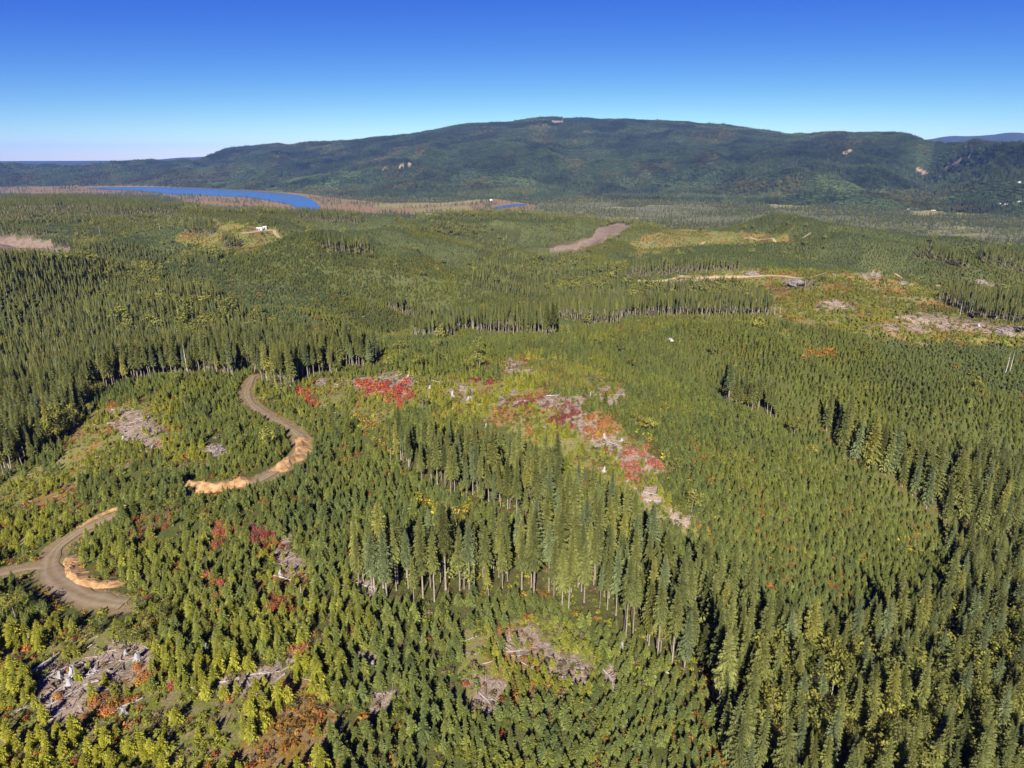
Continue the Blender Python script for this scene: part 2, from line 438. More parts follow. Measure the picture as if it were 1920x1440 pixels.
SLASH = [    # patches of grey and pinkish logging debris
    [(640, 705), (730, 700), (775, 712), (778, 740), (700, 755), (640, 730)], [(560, 722), (610, 708), (625, 720), (580, 735)],
    [(980, 742), (1060, 735), (1120, 770), (1150, 800), (1110, 815), (1050, 790)], [(1110, 790), (1150, 800), (1170, 850), (1150, 865), (1110, 830)],
    [(1180, 905), (1230, 910), (1240, 945), (1200, 950)], [(1230, 960), (1290, 965), (1290, 985), (1240, 985)],
    [(1160, 850), (1215, 850), (1222, 890), (1170, 890)],
    [(200, 775), (250, 765), (300, 790), (300, 830), (270, 835), (215, 800)], [(380, 835), (420, 828), (425, 848), (385, 856)],
    [(90, 1240), (160, 1240), (230, 1210), (270, 1215), (280, 1250), (200, 1290), (130, 1350), (60, 1360), (60, 1300)],
    [(420, 1270), (530, 1245), (545, 1270), (480, 1310), (420, 1310)], [(540, 1220), (590, 1215), (590, 1260), (545, 1260)],
    [(930, 1190), (985, 1180), (1010, 1175), (1030, 1215), (1075, 1220), (1100, 1250), (1095, 1285), (1065, 1265), (1020, 1250), (985, 1225), (945, 1245), (935, 1225)],
    [(872, 1272), (900, 1275), (945, 1300), (955, 1325), (905, 1330), (885, 1310)], [(1120, 1240), (1145, 1240), (1148, 1290), (1130, 1280)],
    [(500, 1005), (560, 1010), (555, 1060), (520, 1065), (505, 1040)], [(650, 1090), (700, 1085), (725, 1110), (690, 1115)],
    [(670, 1225), (715, 1230), (700, 1255), (672, 1250)], [(705, 1290), (745, 1295), (735, 1330), (705, 1330)],
    [(1465, 522), (1525, 520), (1525, 535), (1480, 540)], [(1530, 570), (1570, 560), (1600, 570), (1595, 582), (1540, 580)], [(1680, 590), (1740, 585), (1920, 612), (1980, 620), (1980, 648), (1900, 632), (1800, 622), (1700, 610)],
    [(1640, 605), (1720, 612), (1760, 622), (1660, 620)], [(1610, 510), (1650, 512), (1652, 522), (1615, 520)], [(1240, 520), (1330, 518), (1360, 528), (1250, 530)],
    [(1820, 526), (1860, 528), (1858, 538), (1825, 536)], [(950, 675), (1000, 690), (990, 700), (950, 692)], [(930, 740), (1010, 745), (1000, 760), (940, 752)],
    [(850, 715), (880, 735), (870, 750), (845, 740)], [(1090, 735), (1165, 740), (1160, 752), (1100, 748)],
]
RED = [      # red and orange shrub patches: outline, kind
    ([(555, 728), (585, 725), (600, 755), (585, 765), (560, 750)], 'red'), ([(664, 718), (712, 715), (720, 740), (690, 752), (668, 745)], 'red'),
    ([(735, 720), (778, 722), (780, 755), (740, 770), (715, 760)], 'red'), ([(885, 712), (925, 714), (920, 724), (888, 722)], 'crimson'),
    ([(965, 745), (1020, 742), (1018, 760), (970, 760)], 'crimson'), ([(1028, 765), (1062, 760), (1095, 780), (1085, 808), (1045, 805)], 'crimson'),
    ([(1100, 770), (1150, 775), (1150, 800), (1130, 820), (1105, 810)], 'orange'), ([(1160, 850), (1205, 845), (1218, 885), (1195, 895), (1165, 880)], 'salmon'),
    ([(240, 965), (310, 960), (318, 995), (260, 1010)], 'rust'), ([(396, 985), (428, 985), (430, 1038), (400, 1040)], 'red'), ([(458, 985), (500, 985), (505, 1045), (470, 1050)], 'crimson'),
    ([(370, 1085), (420, 1095), (425, 1118), (380, 1115)], 'red'), ([(480, 1115), (545, 1125), (540, 1150), (490, 1140)], 'rust'),
    ([(200, 750), (232, 745), (232, 765), (205, 768)], 'rust'), ([(90, 805), (120, 808), (118, 825), (95, 825)], 'crimson'),
    ([(145, 1300), (195, 1300), (200, 1335), (155, 1340)], 'orange'), ([(220, 1255), (278, 1255), (278, 1285), (225, 1285)], 'orange'), ([(76, 1285), (104, 1283), (104, 1308), (78, 1310)], 'orange'),
    ([(540, 1220), (576, 1218), (576, 1248), (545, 1248)], 'orange'), ([(530, 1285), (556, 1285), (556, 1305), (532, 1305)], 'red'), ([(66, 1232), (84, 1232), (84, 1245), (68, 1245)], 'crimson'),
    ([(300, 1292), (320, 1292), (320, 1308), (302, 1308)], 'red'), ([(1060, 1120), (1110, 1150), (1140, 1180), (1120, 1190), (1080, 1160)], 'yellow'),
    ([(980, 800), (1002, 800), (1002, 825), (984, 825)], 'orange'), ([(620, 845), (660, 850), (655, 870), (625, 865)], 'rust'), ([(1512, 658), (1566, 658), (1566, 672), (1515, 672)], 'orange'),
    ([(1290, 975), (1320, 985), (1318, 1015), (1296, 1010)], 'orange'), ([(1670, 1000), (1740, 1015), (1745, 1045), (1690, 1035)], 'yellow'),
    ([(20, 800), (20, 801), (21, 801)], 'red'), ([(340, 445), (365, 428), (370, 435), (350, 450)], 'rust'), ([(440, 472), (480, 455), (500, 440), (505, 450), (470, 475)], 'rust'),
    ([(1180, 450), (1240, 440), (1260, 448), (1190, 462)], 'rust'), ([(1410, 449), (1490, 448), (1490, 455), (1412, 455)], 'crimson'), ([(-30, 535), (40, 540), (40, 555), (-30, 550)], 'rust'),
    ([(1905, 740), (1940, 745), (1938, 757), (1908, 752)], 'red'), ([(640, 770), (720, 800), (760, 850), (720, 850), (660, 800)], 'yellow'), ([(770, 910), (860, 960), (880, 990), (820, 985), (760, 940)], 'yellow'),
    ([(1130, 870), (1150, 930), (1180, 960), (1140, 940)], 'orange'), ([(1200, 770), (1235, 830), (1250, 900), (1215, 850)], 'yellow'),
]
MARSH = [[(-300, 342), (300, 342), (440, 348), (560, 362), (640, 372), (720, 380), (830, 380), (930, 373), (1010, 385), (1000, 396), (900, 402), (780, 402), (700, 400), (600, 396), (520, 392), (420, 388), (350, 380), (300, 366), (-300, 362)]]
FIELD = [[(860, 386), (880, 386), (884, 396), (800, 396), (790, 403), (770, 402), (780, 392)], [(700, 384), (830, 380), (900, 374), (905, 378), (830, 386), (710, 392)], [(1700, 396), (1770, 394), (1775, 402), (1725, 406)], [(1790, 400), (1830, 400), (1822, 406), (1795, 405)],
         [(1780, 374), (1810, 368), (1850, 372), (1920, 376), (1980, 376), (1980, 392), (1900, 388), (1850, 386), (1780, 388)], [(1440, 383), (1520, 382), (1520, 388), (1450, 390)]]
ALDER = [[(960, 415), (1000, 380), (1060, 378), (1250, 385), (1420, 392), (1700, 420), (1980, 430), (1980, 490), (1900, 480), (1700, 445), (1500, 422), (1300, 420), (1150, 414)]]
POND = [(922, 391), (935, 387), (950, 384), (968, 382), (985, 382), (987, 384), (965, 387), (948, 389), (932, 393)]
BAY = [(160, 353), (190, 351.3), (240, 350.5), (300, 350.5), (360, 350.5), (420, 353), (470, 357), (520, 361), (560, 366), (580, 372), (592, 379), (600, 388), (592, 395), (565, 394),
       (545, 384), (520, 379), (490, 374), (460, 370), (420, 368), (380, 366), (330, 365), (300, 362), (260, 358), (210, 356)]
SCARS = [[(745, 312), (770, 304), (774, 313), (750, 315)], [(1575, 290), (1595, 279), (1598, 283), (1582, 291)], [(1715, 312), (1728, 318), (1742, 324), (1730, 329), (1718, 322)], [(1770, 313), (1820, 290), (1822, 294), (1775, 317)],
         [(1032, 226), (1056, 226), (1056, 231), (1035, 232)], [(700, 315), (730, 311), (730, 314), (702, 317)]]

def ragged_edge(x, y, px, py, r):
    k = 52 * np.minimum(1, 330 / np.maximum(r, 1))
    return px + k * 1.3 * (fbm(x / 11, y / 11, 201, 3) - .5), py + k * .9 * (fbm(x / 11 + 40, y / 11, 202, 3) - .5)

def zone_of(x, y, z):
    """0 plantation 1 mature 2 pole 3 sparse 4 bare 5 marsh 6 field 7 alder 8 mountain 9 floor wood 10 water"""
    px, py = project(x, y, z)
    r = np.hypot(x, y)
    zn = np.zeros(x.shape, int)
    near = r < 2900
    jx, jy = ragged_edge(x, y, px, py, r)
    zn[near & inany(jx, jy, POLE)] = 2
    zn[near & inany(jx, jy, SPARSE)] = 3
    zn[near & inany(px, py, MATURE)] = 1
    zn[near & inany(px, py, BARE)] = 4
    # the back of the hills towards the valley
    back = (r > 1850) & near & (zn == 0)
    zn[back] = 2
    far = ~near
    zn[far] = 9
    zn[far & (z > 9)] = 8
    lo = far & (z <= 9)
    zn[lo & inany(px, py, ALDER)] = 7
    al = zn == 7
    zn[al & (fbm(x / 330, y / 150, 500, 3) > .60)] = 6
    zn[al & (fbm(x / 260, y / 200, 510, 3) < .42)] = 9
    zn[lo & inany(px, py, MARSH)] = 5
    zn[lo & inany(px, py, FIELD)] = 6
    zn[lo & (inpoly(px, py, BAY) | inpoly(px, py, POND))] = 10
    return zn, px, py, r

# ------------------------------------------------------------------ materials
def mat(name):
    m = bpy.data.materials.new(name)
    m.use_nodes = True
    nt = m.node_tree
    for n in list(nt.nodes):
        if n.type != 'OUTPUT_MATERIAL':
            nt.nodes.remove(n)
    return m, nt, nt.nodes['Material Output']

def foliage_mat(name, translucent=0.3, vary=0.35):
    m, nt, out = mat(name)
    N, Lk = nt.nodes, nt.links
    at = N.new('ShaderNodeAttribute'); at.attribute_type = 'INSTANCER'; at.attribute_name = 'tint'
    shade = N.new('ShaderNodeAttribute'); shade.attribute_name = 'leaf'
    geo = N.new('ShaderNodeNewGeometry')
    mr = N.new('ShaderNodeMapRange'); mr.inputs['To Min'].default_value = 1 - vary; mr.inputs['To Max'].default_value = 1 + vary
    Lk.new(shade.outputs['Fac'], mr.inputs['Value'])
    mul = N.new('ShaderNodeVectorMath'); mul.operation = 'SCALE'
    Lk.new(at.outputs['Vector'], mul.inputs[0]); Lk.new(mr.outputs[0], mul.inputs['Scale'])
    d = N.new('ShaderNodeBsdfDiffuse'); t = N.new('ShaderNodeBsdfTranslucent')
    Lk.new(mul.outputs[0], d.inputs['Color']); Lk.new(mul.outputs[0], t.inputs['Color'])
    mx = N.new('ShaderNodeMixShader'); mx.inputs['Fac'].default_value = translucent
    Lk.new(d.outputs[0], mx.inputs[1]); Lk.new(t.outputs[0], mx.inputs[2])
    Lk.new(mx.outputs[0], out.inputs['Surface'])
    return m

def noise_mat(name, c1, c2, scale, rough=0.9, detail=6, bump=0.0, c3=None, spec=0.2):
    m, nt, out = mat(name)
    N, Lk = nt.nodes, nt.links
    tc = N.new('ShaderNodeNewGeometry')
    nz = N.new('ShaderNodeTexNoise'); nz.inputs['Scale'].default_value = scale; nz.inputs['Detail'].default_value = detail
    Lk.new(tc.outputs['Position'], nz.inputs['Vector'])
    cr = N.new('ShaderNodeValToRGB')
    cr.color_ramp.elements[0].position = 0.35; cr.color_ramp.elements[0].color = (*c1, 1)
    cr.color_ramp.elements[1].position = 0.65; cr.color_ramp.elements[1].color = (*c2, 1)
    if c3:
        e = cr.color_ramp.elements.new(0.5); e.color = (*c3, 1)
    Lk.new(nz.outputs['Fac'], cr.inputs[0])
    p = N.new('ShaderNodeBsdfPrincipled'); p.inputs['Roughness'].default_value = rough
    p.inputs['Specular IOR Level'].default_value = spec
    Lk.new(cr.outputs[0], p.inputs['Base Color'])
    if bump:
        b = N.new('ShaderNodeBump'); b.inputs['Strength'].default_value = 1.0; b.inputs['Distance'].default_value = bump
        Lk.new(nz.outputs['Fac'], b.inputs['Height']); Lk.new(b.outputs[0], p.inputs['Normal'])
    Lk.new(p.outputs[0], out.inputs['Surface'])
    return m

def plain_mat(name, c, rough=0.6, spec=0.3, metal=0.0):
    m, nt, out = mat(name)
    N, Lk = nt.nodes, nt.links
    nz = N.new('ShaderNodeTexNoise'); nz.inputs['Scale'].default_value = 3.0
    tc = N.new('ShaderNodeTexCoord'); Lk.new(tc.outputs['Object'], nz.inputs['Vector'])
    mr = N.new('ShaderNodeMapRange'); mr.inputs['To Min'].default_value = 0.85; mr.inputs['To Max'].default_value = 1.1
    Lk.new(nz.outputs['Fac'], mr.inputs['Value'])
    mul = N.new('ShaderNodeVectorMath'); mul.operation = 'SCALE'; mul.inputs[0].default_value = c
    Lk.new(mr.outputs[0], mul.inputs['Scale'])
    p = N.new('ShaderNodeBsdfPrincipled'); p.inputs['Roughness'].default_value = rough
    p.inputs['Specular IOR Level'].default_value = spec; p.inputs['Metallic'].default_value = metal
    Lk.new(mul.outputs[0], p.inputs['Base Color'])
    Lk.new(p.outputs[0], out.inputs['Surface'])
    return m

def tint_mat(name, rough=0.9):
    """bark and dead wood: colour of its own per piece, with streaks along the grain"""
    m, nt, out = mat(name)
    N, Lk = nt.nodes, nt.links
    at = N.new('ShaderNodeAttribute'); at.attribute_type = 'INSTANCER'; at.attribute_name = 'bark'
    tc = N.new('ShaderNodeTexCoord')
    mp = N.new('ShaderNodeMapping'); mp.inputs['Scale'].default_value = (4, 4, 0.6); Lk.new(tc.outputs['Object'], mp.inputs['Vector'])
    nz = N.new('ShaderNodeTexNoise'); nz.inputs['Scale'].default_value = 1.5; nz.inputs['Detail'].default_value = 4
    Lk.new(mp.outputs[0], nz.inputs['Vector'])
    mr = N.new('ShaderNodeMapRange'); mr.inputs['From Min'].default_value = 0.3; mr.inputs['From Max'].default_value = 0.7
    mr.inputs['To Min'].default_value = 0.55; mr.inputs['To Max'].default_value = 1.15
    Lk.new(nz.outputs['Fac'], mr.inputs['Value'])
    mul = N.new('ShaderNodeVectorMath'); mul.operation = 'SCALE'
    Lk.new(at.outputs['Vector'], mul.inputs[0]); Lk.new(mr.outputs[0], mul.inputs['Scale'])
    p = N.new('ShaderNodeBsdfPrincipled'); p.inputs['Roughness'].default_value = rough; p.inputs['Specular IOR Level'].default_value = 0.15
    Lk.new(mul.outputs[0], p.inputs['Base Color'])
    Lk.new(p.outputs[0], out.inputs['Surface'])
    return m

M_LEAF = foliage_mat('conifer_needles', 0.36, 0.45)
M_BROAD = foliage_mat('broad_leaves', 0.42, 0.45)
M_BARK = tint_mat('bark')
M_ROAD = noise_mat('gravel', (0.165, 0.115, 0.066), (0.22, 0.158, 0.092), 0.5, 0.95, 8, 0.05, spec=0.1)
def road_wear(m):
    nt = m.node_tree; N, Lk = nt.nodes, nt.links
    p = [n_ for n_ in N if n_.type == 'BSDF_PRINCIPLED'][0]; src = p.inputs['Base Color'].links[0].from_socket
    w = N.new('ShaderNodeAttribute'); w.attribute_name = 'wear'; v = N.new('ShaderNodeAttribute'); v.attribute_name = 'verge'
    geo = N.new('ShaderNodeNewGeometry'); nz = N.new('ShaderNodeTexNoise'); nz.inputs['Scale'].default_value = .8; nz.inputs['Detail'].default_value = 5
    Lk.new(geo.outputs['Position'], nz.inputs['Vector'])
    def blend(fac_attr, gain, col, prev):
        ml = N.new('ShaderNodeMath'); ml.operation = 'MULTIPLY'; Lk.new(fac_attr.outputs['Fac'], ml.inputs[0]); Lk.new(nz.outputs['Fac'], ml.inputs[1])
        m2 = N.new('ShaderNodeMath'); m2.operation = 'MULTIPLY'; m2.use_clamp = True; Lk.new(ml.outputs[0], m2.inputs[0]); m2.inputs[1].default_value = gain
        mx = N.new('ShaderNodeMix'); mx.data_type = 'RGBA'; Lk.new(m2.outputs[0], mx.inputs['Factor']); Lk.new(prev, mx.inputs['A']); mx.inputs['B'].default_value = (*col, 1)
        return mx.outputs['Result']
    c = blend(w, 1.3, (0.235, 0.185, 0.125), src)
    c = blend(v, 1.4, (0.10, 0.095, 0.04), c)
    Lk.new(c, p.inputs['Base Color'])
road_wear(M_ROAD)
M_TRACK = noise_mat('packed_dirt', (0.25, 0.18, 0.10), (0.34, 0.25, 0.15), 0.2, 0.95, 6, 0.0, spec=0.1)
M_BANK = noise_mat('sandy_soil', (0.20, 0.115, 0.05), (0.36, 0.235, 0.125), 0.45, 0.95, 8, 0.25, (0.28, 0.165, 0.075), spec=0.05)
M_SLASH = noise_mat('slash_bark', (0.10, 0.075, 0.06), (0.24, 0.20, 0.175), 1.2, 0.95, 8, 0.1, spec=0.05)
M_WHITE = plain_mat('white_paint', (0.45, 0.45, 0.44), 0.5)
M_ROOFW = plain_mat('white_metal_roof', (0.42, 0.43, 0.44), 0.4)
M_ROOFD = plain_mat('grey_roof', (0.12, 0.12, 0.13), 0.7)
M_ROOFR = plain_mat('red_roof', (0.30, 0.07, 0.05), 0.7)
M_TAN = plain_mat('tan_siding', (0.42, 0.36, 0.28), 0.7)
M_GLASS = plain_mat('dark_glass', (0.02, 0.025, 0.03), 0.1, 0.5)
M_RUBBER = plain_mat('black_rubber', (0.02, 0.02, 0.02), 0.9)
M_STEEL = plain_mat('galvanised_steel', (0.25, 0.24, 0.25), 0.5, 0.5, 0.3)
M_LAMP = plain_mat('lamp_plastic', (0.6, 0.55, 0.5), 0.3)

# ground: vertex colour of soil and low plants, broken up by noise
def ground_material():
    m, nt, out = mat('forest_ground')
    N, Lk = nt.nodes, nt.links
    at = N.new('ShaderNodeAttribute'); at.attribute_name = 'soil'
    at2 = N.new('ShaderNodeAttribute'); at2.attribute_name = 'brush'
    mixf = N.new('ShaderNodeAttribute'); mixf.attribute_name = 'cover'
    size = N.new('ShaderNodeAttribute'); size.attribute_name = 'grain'
    geo = N.new('ShaderNodeNewGeometry')
    dv = N.new('ShaderNodeVectorMath'); dv.operation = 'SCALE'
    Lk.new(geo.outputs['Position'], dv.inputs[0]); Lk.new(size.outputs['Fac'], dv.inputs['Scale'])
    n1 = N.new('ShaderNodeTexNoise'); n1.inputs['Scale'].default_value = 1.0; n1.inputs['Detail'].default_value = 8; n1.inputs['Roughness'].default_value = 0.65
    Lk.new(dv.outputs[0], n1.inputs['Vector'])
    add = N.new('ShaderNodeMath'); add.operation = 'ADD'; Lk.new(n1.outputs['Fac'], add.inputs[0]); Lk.new(mixf.outputs['Fac'], add.inputs[1])
    mr = N.new('ShaderNodeMapRange'); mr.inputs['From Min'].default_value = 0.88; mr.inputs['From Max'].default_value = 1.12
    Lk.new(add.outputs[0], mr.inputs['Value'])
    mx = N.new('ShaderNodeMix'); mx.data_type = 'RGBA'
    Lk.new(mr.outputs[0], mx.inputs['Factor']); Lk.new(at.outputs['Color'], mx.inputs['A']); Lk.new(at2.outputs['Color'], mx.inputs['B'])
    n2 = N.new('ShaderNodeTexNoise'); n2.inputs['Scale'].default_value = 6.0; n2.inputs['Detail'].default_value = 6
    Lk.new(dv.outputs[0], n2.inputs['Vector'])
    m2 = N.new('ShaderNodeMapRange'); m2.inputs['From Min'].default_value = 0.25; m2.inputs['From Max'].default_value = 0.75
    m2.inputs['To Min'].default_value = 0.42; m2.inputs['To Max'].default_value = 1.2
    Lk.new(n2.outputs['Fac'], m2.inputs['Value'])
    mul = N.new('ShaderNodeVectorMath'); mul.operation = 'SCALE'
    Lk.new(mx.outputs['Result'], mul.inputs[0]); Lk.new(m2.outputs[0], mul.inputs['Scale'])
    d = N.new('ShaderNodeBsdfDiffuse'); Lk.new(mul.outputs[0], d.inputs['Color'])
    Lk.new(d.outputs[0], out.inputs['Surface'])
    return m
M_GROUND = ground_material()

def tag(o, label=None, cat=None, group=None, kind=None):
    if label: o['label'] = label
    if cat: o['category'] = cat
    if group: o['group'] = group
    if kind: o['kind'] = kind
    return o

def mesh_obj(name, verts, faces, material, parent=None, smooth_sh=False, link=True):
    me = bpy.data.meshes.new(name)
    me.from_pydata([tuple(v) for v in verts], [], [tuple(f) for f in faces])
    if material: me.materials.append(material)
    if smooth_sh:
        me.polygons.foreach_set('use_smooth', [True] * len(me.polygons))
    o = bpy.data.objects.new(name, me)
    if link: COL.objects.link(o)
    if parent: o.parent = parent
    return o

# ------------------------------------------------------------------ terrain mesh
def build_terrain():
    n = NA * NR
    co = np.stack([GX, GY, TZ], -1).reshape(-1, 3)
    i = np.arange(NA - 1)[:, None] * NR + np.arange(NR - 1)[None, :]
    q = np.stack([i, i + 1, i + NR + 1, i + NR], -1).reshape(-1, 4)[:, ::-1]
    q = q[:, ::-1]
    me = bpy.data.meshes.new('terrain')
    me.vertices.add(n); me.vertices.foreach_set('co', co.astype(np.float32).ravel())
    me.loops.add(q.size); me.loops.foreach_set('vertex_index', q.astype(np.int32).ravel())
    me.polygons.add(len(q)); me.polygons.foreach_set('loop_start', np.arange(0, q.size, 4, dtype=np.int32))
    me.polygons.foreach_set('loop_total', np.full(len(q), 4, dtype=np.int32))
    me.polygons.foreach_set('use_smooth', np.ones(len(q), bool))
    me.update(calc_edges=True)
    x, y, z = co.T
    zn, px, py, r = zone_of(x, y, z)
    soil = np.zeros((n, 3)); brush = np.zeros((n, 3)); cover = np.full(n, 0.5); grain = np.full(n, 0.35)
    def put(mk, s, b, c, g=None):
        soil[mk] = s; brush[mk] = b; cover[mk] = c
        if g is not None: grain[mk] = g
    put(zn == 0, (0.10, 0.075, 0.04), (0.075, 0.085, 0.025), 0.62)
    put(zn == 1, (0.075, 0.055, 0.032), (0.085, 0.09, 0.028), 0.56)
    put(zn == 2, (0.05, 0.045, 0.02), (0.05, 0.06, 0.02), 0.6)
    put(zn == 3, (0.23, 0.165, 0.105), (0.15, 0.16, 0.035), 0.56)
    put(zn == 4, (0.24, 0.17, 0.13), (0.15, 0.115, 0.085), 0.47)
    put(zn == 5, (0.26, 0.16, 0.085), (0.20, 0.15, 0.065), 0.45, 0.012)
    put(zn == 6, (0.27, 0.23, 0.095), (0.20, 0.19, 0.07), 0.5, 0.012)
    put(zn == 7, (0.15, 0.14, 0.075), (0.12, 0.12, 0.05), 0.5, 0.02)
    put(zn == 9, (0.055, 0.065, 0.03), (0.10, 0.105, 0.035), 0.42, 0.015)
    put(zn == 10, (0.10, 0.09, 0.06), (0.10, 0.09, 0.06), 0.5, 0.02)
    mk = zn == 8
    put(mk, (0.024, 0.034, 0.015), (0.040, 0.054, 0.021), 0.5, 0.02)
    # logging units of different age on the mountain
    unit = fbm(x / 520 + 0.6 * vnoise(x / 160, y / 160, 90), y / 760, 61, 2)
    u = smooth(0.50, 0.54, unit)
    brush[mk & (u > 0.5)] = (0.046, 0.064, 0.023); soil[mk & (u > 0.5)] = (0.034, 0.048, 0.018)
    u2 = fbm(x / 300, y / 500, 71, 2)
    low = smooth(170, 60, z)
    yel = mk & (u2 + 0.16 * low + 0.10 * (fbm(x / 90, y / 90, 72, 3) - .5) * 2 > 0.70)
    brush[yel] = (0.075, 0.078, 0.026); soil[yel] = (0.05, 0.055, 0.02)
    uf = (.45 + .55 * stands(x[mk], y[mk], 420.0, 700) + .5 * stands(x[mk], y[mk], 170.0, 740) + .3 * (fbm(x[mk] / 60, y[mk] / 60, 720, 3) - .5))[:, None]
    soil[mk] *= .74 * uf; brush[mk] *= .74 * uf
    sc = mk & inany(px, py, SCARS)
    soil[sc] = (0.36, 0.25, 0.17); brush[sc] = (0.25, 0.18, 0.13)
    far = r > 13000
    soil[far] = (0.04, 0.05, 0.03); brush[far] = (0.05, 0.06, 0.035)
    # mid-distance colour drift in the plantations
    w = fbm(x / 60, y / 60, 5, 3)[:, None]
    m0 = ((zn == 0) | (zn == 3))
    brush[m0] *= (0.7 + 0.6 * w[m0])
    midr = (zn == 0) & (r > 600)
    brush[midr] = (0.09, 0.10, 0.036); soil[midr] = (0.075, 0.07, 0.034)
    jx, jy = ragged_edge(x, y, px, py, r)
    sl = inany(jx, jy, SLASH) & (r < 1500)
    soil[sl] = (0.31, 0.235, 0.175); brush[sl] = (0.13, 0.105, 0.05); cover[sl] = 0.44
    ochre = smooth(0.56, 0.64, fbm(x / 22, y / 22, 77, 3)) * (zn == 3)
    brush[:] = brush * (1 - ochre[:, None]) + np.array((0.21, 0.13, 0.03)) * ochre[:, None]
    rd = road_dist(x, y)
    shoulder = (rd < 4.6) & (r < 560)
    soil[shoulder] = (0.22, 0.16, 0.09); brush[shoulder] = (0.15, 0.13, 0.04); cover[shoulder] = 0.42
    grain[(r > 500) & (r < 2900)] = 0.12
    for nm, arr in (('soil', soil), ('brush', brush)):
        a = me.attributes.new(nm, 'FLOAT_COLOR', 'POINT')
        a.data.foreach_set('color', np.hstack([arr, np.ones((n, 1))]).astype(np.float32).ravel())
    for nm, arr in (('cover', cover), ('grain', grain)):
        a = me.attributes.new(nm, 'FLOAT', 'POINT'); a.data.foreach_set('value', arr.astype(np.float32))
    me.materials.append(M_GROUND)
    o = bpy.data.objects.new('terrain', me); COL.objects.link(o)
    tag(o, kind='structure')
    return o
build_terrain()

# ------------------------------------------------------------------ road surfaces and cut banks
def ribbon(name, line, half, material, lift=0.12, zs=None, ragged=0.5, cross=5):
    d = np.gradient(line, axis=0); d /= np.linalg.norm(d, axis=1)[:, None] + 1e-9
    nrm = np.stack([-d[:, 1], d[:, 0]], 1)
    s = np.arange(len(line))
    V = []; Fc = []
    half = np.broadcast_to(np.asarray(half, float), (len(line),))
    wl_ = half + ragged * (vnoise(s / 3.1, s * 0 + 1, 4) - .5) * 2; wr_ = half + ragged * (vnoise(s / 2.7, s * 0 + 7, 6) - .5) * 2
    for c in range(cross):
        u = c / (cross - 1) * 2 - 1
        off = np.where(u < 0, u * wl_, u * wr_)
        p = line + nrm * off[:, None]
        z = ground_z(p[:, 0], p[:, 1])
        if zs is not None: z = np.maximum(zs, z)
        V.append(np.stack([p[:, 0], p[:, 1], z + lift + 0.10 * (1 - u * u)], 1))
    V = np.stack(V, 1).reshape(-1, 3)
    n = len(line)
    for i in range(n - 1):
        for c in range(cross - 1):
            a = i * cross + c
            Fc.append((a, a + cross, a + cross + 1, a + 1))
    o = mesh_obj(name, V, Fc, material, smooth_sh=True)
    uu = np.abs(np.linspace(-1, 1, cross))
    wear = np.tile(np.exp(-((uu - .42) / .16) ** 2), n); verge = np.tile(smooth(.72, 1.0, uu) + .5 * np.exp(-(uu / .13) ** 2), n)
    for nm, arr in (('wear', wear), ('verge', verge)):
        a = o.data.attributes.new(nm, 'FLOAT', 'POINT'); a.data.foreach_set('value', arr.astype(np.float32))
    tag(o, kind='structure')
    return o

hw = np.full(len(ROAD_MAIN), 1.75)
ar = np.arange(len(ROAD_MAIN)) / len(ROAD_MAIN)
hw += 2.0 * smooth(0.80, 0.88, ar) - 0.8 * smooth(0.90, 1.0, ar)
ribbon('gravel_road', ROAD_MAIN, hw, M_ROAD, 0.10, ROAD_Z[0], 0.7, 11)
ribbon('gravel_road', ROAD_SPUR, 1.7, M_ROAD, 0.06, ROAD_Z[1], 0.7, 11)
TRACKS = [[(1196, 527), (1260, 524), (1330, 521), (1390, 520), (1460, 518), (1540, 515), (1620, 514), (1690, 522), (1760, 538)],
          [(1395, 447), (1420, 450), (1450, 449), (1488, 452)], [(1503, 448), (1512, 442), (1520, 437)],
          [(452, 438), (470, 436), (489, 433), (512, 432), (515, 437), (523, 446)], [(1300, 462), (1318, 456), (1330, 454)]]
TRACK_LINES = []
for t in TRACKS:
    ln = road_line(t, 6.0); TRACK_LINES.append(ln)
    ribbon('dirt_track', ln, 2.6, M_TRACK, 0.5, None, 0.7, 3)

def cut_bank(px_pts, height, depth, side=1):
    """raw soil face above the road: foot line in photograph pixels, rising away from the road"""
    line = curve_pts([spot(*p)[:2] for p in px_pts], 0.8)
    d = np.gradient(line, axis=0); d /= np.linalg.norm(d, axis=1)[:, None]
    nrm = np.stack([-d[:, 1], d[:, 0]], 1) * side
    n = len(line); s = np.arange(n)
    ends = np.minimum(1, np.minimum(s, n - 1 - s) / 6.0)
    prof = [(0, -0.15), (0.18, 0.35), (0.42, 0.72), (0.7, 0.93), (1.0, 1.0), (1.6, 0.75), (2.6, -0.1)]
    V = []; Fc = []
    base_z = ground_z(line[:, 0], line[:, 1])
    for k, (u, h) in enumerate(prof):
        j = 1 + 0.5 * (vnoise(s / 2.2 + 3 * k, s * 0 + k * 1.7, 31) - .5)
        p = line + nrm * (u * depth * j)[:, None]
        gz = ground_z(p[:, 0], p[:, 1])
        hh = h * height * ends * (0.7 + 0.6 * vnoise(s / 5.0, s * 0 + 2, 12)) + 0.8 * (vnoise(s / 1.1, s * 0 + k * 3.1, 13) - .5) * ends
        V.append(np.stack([p[:, 0], p[:, 1], np.maximum(gz - 0.2, base_z * (h > 0) + gz * (h <= 0) - 0.2) + np.maximum(hh, -0.1)], 1))
    V = np.stack(V, 1).reshape(-1, 3); m = len(prof)
    for i in range(n - 1):
        for c in range(m - 1):
            a = i * m + c
            Fc.append((a, a + m, a + m + 1, a + 1))
    o = mesh_obj('road_cut_bank', V, Fc, M_BANK, smooth_sh=False)
    tag(o, kind='structure')
    return line
